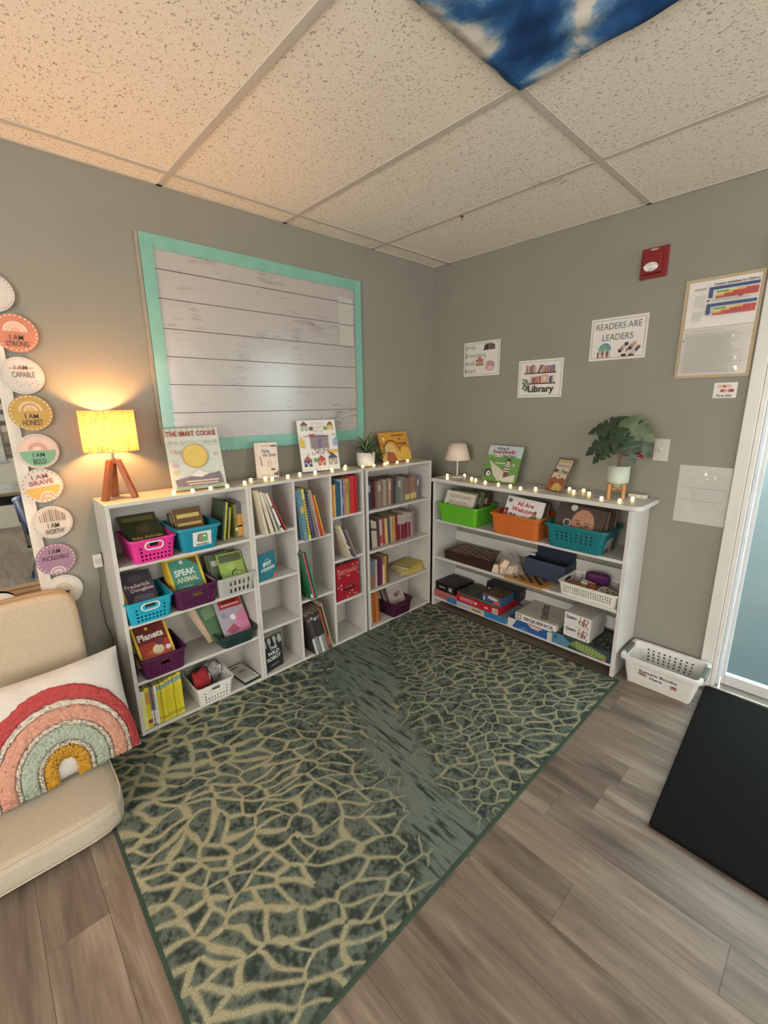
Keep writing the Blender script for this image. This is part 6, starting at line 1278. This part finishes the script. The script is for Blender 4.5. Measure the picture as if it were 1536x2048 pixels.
printed(lp, 0.236, 0.066, [('t','Return Books',0.5,0.76,0.72,0.26,(40,40,44),0.02),('t','Here',0.47,0.38,0.24,0.24,(40,40,44),0.02),('p',[(0.1,0.5),(0.18,0.62),(0.28,0.55),(0.3,0.4),(0.18,0.34)],(140,110,104)),('p',[(0.74,0.42),(0.86,0.44),(0.87,0.12),(0.75,0.1)],(150,110,110)),('r',0.78,0.3,0.84,0.4,(96,70,76))], M=M, name='label_art')
# ================================================================== floor seat, back cushion, rainbow pillow
CRM = mat((184,168,144), 0.8, 0.03, 90, 0.15, name='cream_cotton')
r = thing('floor_cushion', 'cream box cushion lying flat on the floor under the pillows', 'cushion', (-2.735,-0.372,0.0095))
o = puff(0.67,0.61,0.108,7.0,14).build('cushion_body', CRM, r, smooth=True, loc=(0,0,0.054))
def loop(w, d, z, e=7.0, n=72):
    out = []
    for i in range(n+1):
        a = 2*PI*i/n; c, s = math.cos(a), math.sin(a); k = (abs(c)**e+abs(s)**e)**(-1/e); out.append((c*k*w/2, s*k*d/2, z))
    return out
for z in (0.094, 0.014): MB().tube(loop(0.66,0.6,z), 0.0035, 6).build('piping', mat((196,176,146), 0.8, 0.03, 90), r, smooth=True)
r = thing('back_cushion', 'cream back cushion leaning against the mirror and wall', 'cushion', (-2.70,-0.155,0.118), (-0.09,0,0.0))
puff(0.64,0.13,0.625,9,18).build('cushion_body', mat((186,162,134), 0.85, 0.03, 90, 0.15, name='tan_cotton'), r, smooth=True, loc=(0,0.035,0.31))
q = MB(); q.tube([(x, 0.035, z+0.31) for x, z, _ in loop(0.64,0.625,0,9)], 0.0032, 6); q.build('piping', mat((176,150,118), 0.85, 0.03, 90), r, smooth=True)
r = thing('rainbow_pillow', 'white pillow with tufted red, pink, green and gold rainbow', 'pillow', (-2.535,-0.428,0.1195), (-0.36,0,0.04))
PW2, PH = 0.245, 0.415
def pf(u, v, side):
    """pillow surface: u in [-1,1], v in [0,1]"""
    k = max(0.0,(1-u**4))**0.55*max(0.0,(1-(2*v-1)**4))**0.55
    sx = 1-0.05*(1-(2*v-1)**2)*1.0; sz = 0.05*(1-u*u)
    x = u*PW2*sx; z = PH*(v*(1-2*sz*0.6)+sz*0.6)
    return x, -side*0.052*k, z
b = MB(); n = 34
for side in (1, -1):
    n0 = len(b.v)
    for i in range(n+1):
        for j in range(n+1):
            u, v = 2*i/n-1, j/n; x, y, z = pf(u, v, side); b.v.append((x, y+0.003*math.sin(14*u+5*v)*(1-abs(u))*side, z))
    for i in range(n):
        for j in range(n):
            a = n0+i*(n+1)+j; f = (a, a+n+1, a+n+2, a+1); b.f.append(f if side == 1 else f[::-1])
b.m = [0]*len(b.f); b.build('pillow_cover', mat((208,200,190), 0.85, 0.03, 120, 0.3, name='white_canvas'), r, smooth=True)
def fy(x, z):
    u = max(-0.995, min(0.995, x/PW2/0.97)); v = max(0.004, min(0.996, z/PH)); return pf(u, v, 1)[1]
random.seed(11)
def arch(nm, c, ri, ro, ai, ao, v0=0.05):
    b = MB(); K, A = 130, 10
    for k in range(K+1):
        t = k/K
        for a in range(A+1):
            s = a/A; rx = ri+(ro-ri)*s; ap = ai+(ao-ai)*s; ry = ap-v0
            if t < 0.14: x, z = rx, 0.006+v0*t/0.14
            elif t > 0.86: x, z = -rx, 0.006+v0*(1-t)/0.14
            else: an = PI*(t-0.14)/0.72; x, z = rx*math.cos(an), v0+0.006+ry*math.sin(an)
            edge = 0.0 if a in (0, A) else 1.0
            j = 0.0028
            x = max(-0.243, min(0.243, x+random.uniform(-j,j))); z += random.uniform(-j,j)
            b.v.append((x, fy(x, z)-0.0006-edge*(0.009+random.uniform(-0.0032,0.0032)), z))
    for k in range(K):
        for a in range(A): q = k*(A+1)+a; b.f.append((q, q+1, q+A+2, q+A+1))
    b.m = [0]*len(b.f); b.build(nm, mat(c, 0.95, 0.12, 170, 1.0, spec=0.1), r, smooth=True)
arch('rainbow_band', (176,66,66), 0.208, 0.243, 0.29, 0.345)
arch('rainbow_band', (204,134,114), 0.146, 0.194, 0.215, 0.268)
arch('rainbow_band', (150,164,142), 0.084, 0.133, 0.145, 0.2)
arch('rainbow_band', (196,134,40), 0.028, 0.07, 0.085, 0.13)
for g in ((0.195,0.207,0.27,0.289),(0.134,0.145,0.202,0.214),(0.071,0.083,0.132,0.144)): arch('rainbow_outline', (224,206,186), *g)
# ================================================================== cord and plug left of the bookcase
r = thing('plug_adapter', 'white plug adapter in the wall beside the left bookcase', 'plug', (-2.268,-0.0006,0.775))
MB().box(-0.016,0.016,-0.03,0,0,0.06).build('plug_body', mat((220,216,204), 0.4, 0.02), r, bevel=0.004)
MB().box(-0.012,0.012,-0.0305,-0.0299,0.02,0.04).build('plug_label', mat((190,186,176), 0.5, 0.02), r)
o = MB().tube([(-2.268,-0.012,0.775),(-2.27,-0.012,0.7),(-2.282,-0.01,0.62),(-2.278,-0.01,0.5),(-2.262,-0.012,0.42),(-2.27,-0.012,0.3),(-2.275,-0.02,0.15),(-2.27,-0.03,0.012)], 0.0025, 6).build('lamp_cord', mat((90,84,76), 0.5, 0.03), smooth=True)
tag(o, 'thin grey cord hanging down the wall beside the left bookcase', 'cord')
# ================================================================== ceiling: printed sky cloth, small hooks
def clothmat():
    m = bpy.data.materials.new('printed_sky_cloth'); m.use_nodes = True; nt = m.node_tree; b = nt.nodes['Principled BSDF']; lk = nt.links.new
    tc = nt.nodes.new('ShaderNodeTexCoord'); n = nt.nodes.new('ShaderNodeTexNoise'); n.inputs['Scale'].default_value = 3.0; n.inputs['Detail'].default_value = 7; n.inputs['Roughness'].default_value = 0.55; n.inputs['Distortion'].default_value = 0.3
    mp = nt.nodes.new('ShaderNodeMapping'); mp.inputs['Location'].default_value = (0.62,0.34,0); lk(tc.outputs['Object'], mp.inputs[0]); lk(mp.outputs[0], n.inputs['Vector'])
    cr = nt.nodes.new('ShaderNodeValToRGB'); e = cr.color_ramp.elements; e[0].position = 0.40; e[0].color = L((28,66,118)); e[1].position = 0.66; e[1].color = L((236,228,216))
    x = e.new(0.49); x.color = L((48,98,156)); x = e.new(0.535); x.color = L((120,156,190)); x = e.new(0.57); x.color = L((214,212,206))
    lk(n.outputs['Fac'], cr.inputs[0]); lk(cr.outputs[0], b.inputs['Base Color']); b.inputs['Roughness'].default_value = 0.75; b.inputs['Specular IOR Level'].default_value = 0.2
    return m
r = thing('sky_cloth', 'blue sky and cloud print cloth hung under a ceiling light panel', 'cloth', (-1.508,-1.965,H-0.002))
b = MB(); nx_, ny_ = 30, 56; w, d = 0.612, 1.22; random.seed(5)
for i in range(nx_+1):
    for j in range(ny_+1):
        u, v = i/nx_, j/ny_
        x = (u-0.5)*w; y = (v-0.5)*d
        ed = min(u,1-u)*w; ed2 = min(v,1-v)*d; e = min(1, min(ed,ed2)/0.08)
        z = -0.005-0.006*math.sin(PI*u)*math.sin(PI*v)-0.004*math.sin(26*v+7*u)*e-0.004*math.sin(40*u+9*v)*e-0.002*(1-e)*math.sin(30*(u+v))
        if ed < 0.002: x += 0.002*math.sin(37*v)
        if ed2 < 0.002: y += 0.003*math.sin(31*u)
        b.v.append((x,y,min(-0.003,z)))
for i in range(nx_):
    for j in range(ny_): a = i*(ny_+1)+j; b.f.append((a, a+1, a+ny_+2, a+ny_+1))
b.m = [0]*len(b.f); b.build('printed_cloth', clothmat(), r, smooth=True, solid=0.0012)
b = MB()
for sx_ in (-1,1):
    for v in (-0.55,0,0.55): b.box(sx_*0.3-0.008,sx_*0.3+0.008,v-0.006,v+0.006,-0.004,-0.0003)
b.build('magnet', mat((214,206,190), 0.4, 0.02), r)
r = thing('ceiling_clip', 'tiny dark red clip on the ceiling grid bar', 'clip', (-0.58,-0.672,H-0.0004))
b = MB(); b.box(-0.009,0.009,-0.006,0.006,-0.004,0); b.tube([(0,0,-0.003),(0.004,0.004,-0.012),(0.012,0.004,-0.014)], 0.0022, 6); b.build('clip_body', mat((110,50,46), 0.5, 0.05), r)
o = MB().tube([(-0.64,-1.10,H-0.006),(-0.60,-1.16,H-0.01),(-0.585,-1.186,H-0.003),(-0.57,-1.21,H-0.012),(-0.545,-1.17,H-0.008)], 0.0018, 6).build('ceiling_wire', mat((150,140,126), 0.5, 0.03))
tag(o, 'short bent wire dangling from the ceiling grid', 'wire')
# ================================================================== the part of the room seen in the mirror
r = thing('folding_table', 'table with plastic-covered top seen in the mirror', 'table', (-2.85,-3.4,0))
MB().box(-0.62,0.62,-0.4,0.4,0.69,0.72).build('table_top', mat((150,128,104), 0.5, 0.06, 20, stretch=(1,8,1)), r, bevel=0.004)
MB().box(-0.6,0.6,-0.38,0.38,0.7205,0.7225).build('plastic_cover', mat((150,156,156), 0.15, 0.1, 12, 0.8), r)
BK = mat((30,29,28), 0.5, 0.03)
MB().box(-0.56,0.56,-0.34,0.34,0.60,0.689).build('apron', BK, r)
for sx_ in (-1,1):
    for sy in (-1,1):
        b = MB(); b.tube([(sx_*0.52,sy*0.33,0.6),(sx_*0.54,sy*0.345,0.3)], 0.019, 10); b.build('leg', BK, r)
        b = MB(); b.tube([(sx_*0.54,sy*0.345,0.3),(sx_*0.56,sy*0.36,0.02)], 0.012, 10); b.build('leg_tube', mat((150,146,140), 0.25, 0.02, metal=0.9), r)
        MB().lathe([(0.018,0),(0.018,0.025)], 10, (sx_*0.56,sy*0.36,0)).build('leg_foot', BK, r)
r = thing('school_chair', 'blue plastic school chair with chrome legs seen in the mirror', 'chair', (-2.12,-2.74,0), (0,0,PI/2+0.3))
BP = mat((44,58,130), 0.35, 0.03, name='blue_plastic'); CH = mat((200,202,204), 0.15, 0, metal=1.0, name='chrome')
b = MB()
for i in range(11):
    for j in range(9):
        u, v = i/10-0.5, j/8-0.5; b.v.append((u*0.36*(1-0.1*(v+0.5)), v*0.34, 0.40-0.03*(1-(2*u)**2)*(0.5)+0.02*(v < -0.4)*-1))
for i in range(10):
    for j in range(8): a = i*9+j; b.f.append((a, a+9, a+10, a+1))
b.m = [0]*len(b.f); b.build('seat', BP, r, smooth=True, solid=0.008)
b = MB()
for i in range(11):
    for j in range(7):
        u, v = i/10-0.5, j/6; b.v.append((u*0.36*(1-0.15*v*v), 0.17+0.06*v+0.04*(1-(2*u)**2), 0.42+0.28*v))
for i in range(10):
    for j in range(6): a = i*7+j; b.f.append((a, a+7, a+8, a+1))
b.m = [0]*len(b.f); b.build('backrest', BP, r, smooth=True, solid=0.008)
for sx_ in (-1,1):
    for sy, f in ((-1,-0.19),(1,0.2)):
        b = MB(); b.tube([(sx_*0.13,sy*0.1,0.375),(sx_*0.15,sy*0.13,0.36),(sx_*0.18,f,0.02)], 0.0105, 10); b.build('leg', CH, r, smooth=True)
        MB().lathe([(0.015,0),(0.015,0.022)], 10, (sx_*0.182,f*1.01,0)).build('leg_foot', BP, r)
r = thing('whiteboard', 'white framed board on the far wall seen in the mirror', 'board', (-2.55,RY0+0.0006,0.84))
MB().box(-0.28,0.28,0,0.02,0,0.62).build('board_panel', mat((206,214,212), 0.3, 0.02), r)
MB().box(-0.29,0.29,0,0.03,-0.02,-0.0005).build('tray', mat((196,196,190), 0.4, 0.02), r)
wb_ = bpy.data.objects['wall_back']
random.seed(14); bms = [mat(c, 0.85, 0.12, 40, 0.3) for c in ((120,92,80),(138,112,98),(110,96,88),(150,130,116))]
bm_ = [MB().box(-0.098,0.098,0,0.012,-0.028,0.028) for _ in range(4)]
shared = []
for i in range(4): 
    o = bm_[i].build('brick', bms[i], wb_, loc=(-2.16+0.0,RY0,0.9+0.066*i)); shared.append(o.data)
for row in range(14):
    for k in range(3):
        if k == 0 and row < 4: continue
        o = bpy.data.objects.new('brick', shared[random.randrange(4)]); COL.objects.link(o); o.parent = wb_; o.location = (-2.16+0.206*(k-0)+(0.1 if row % 2 and not (row < 4) else 0), RY0, 0.9+0.066*row)
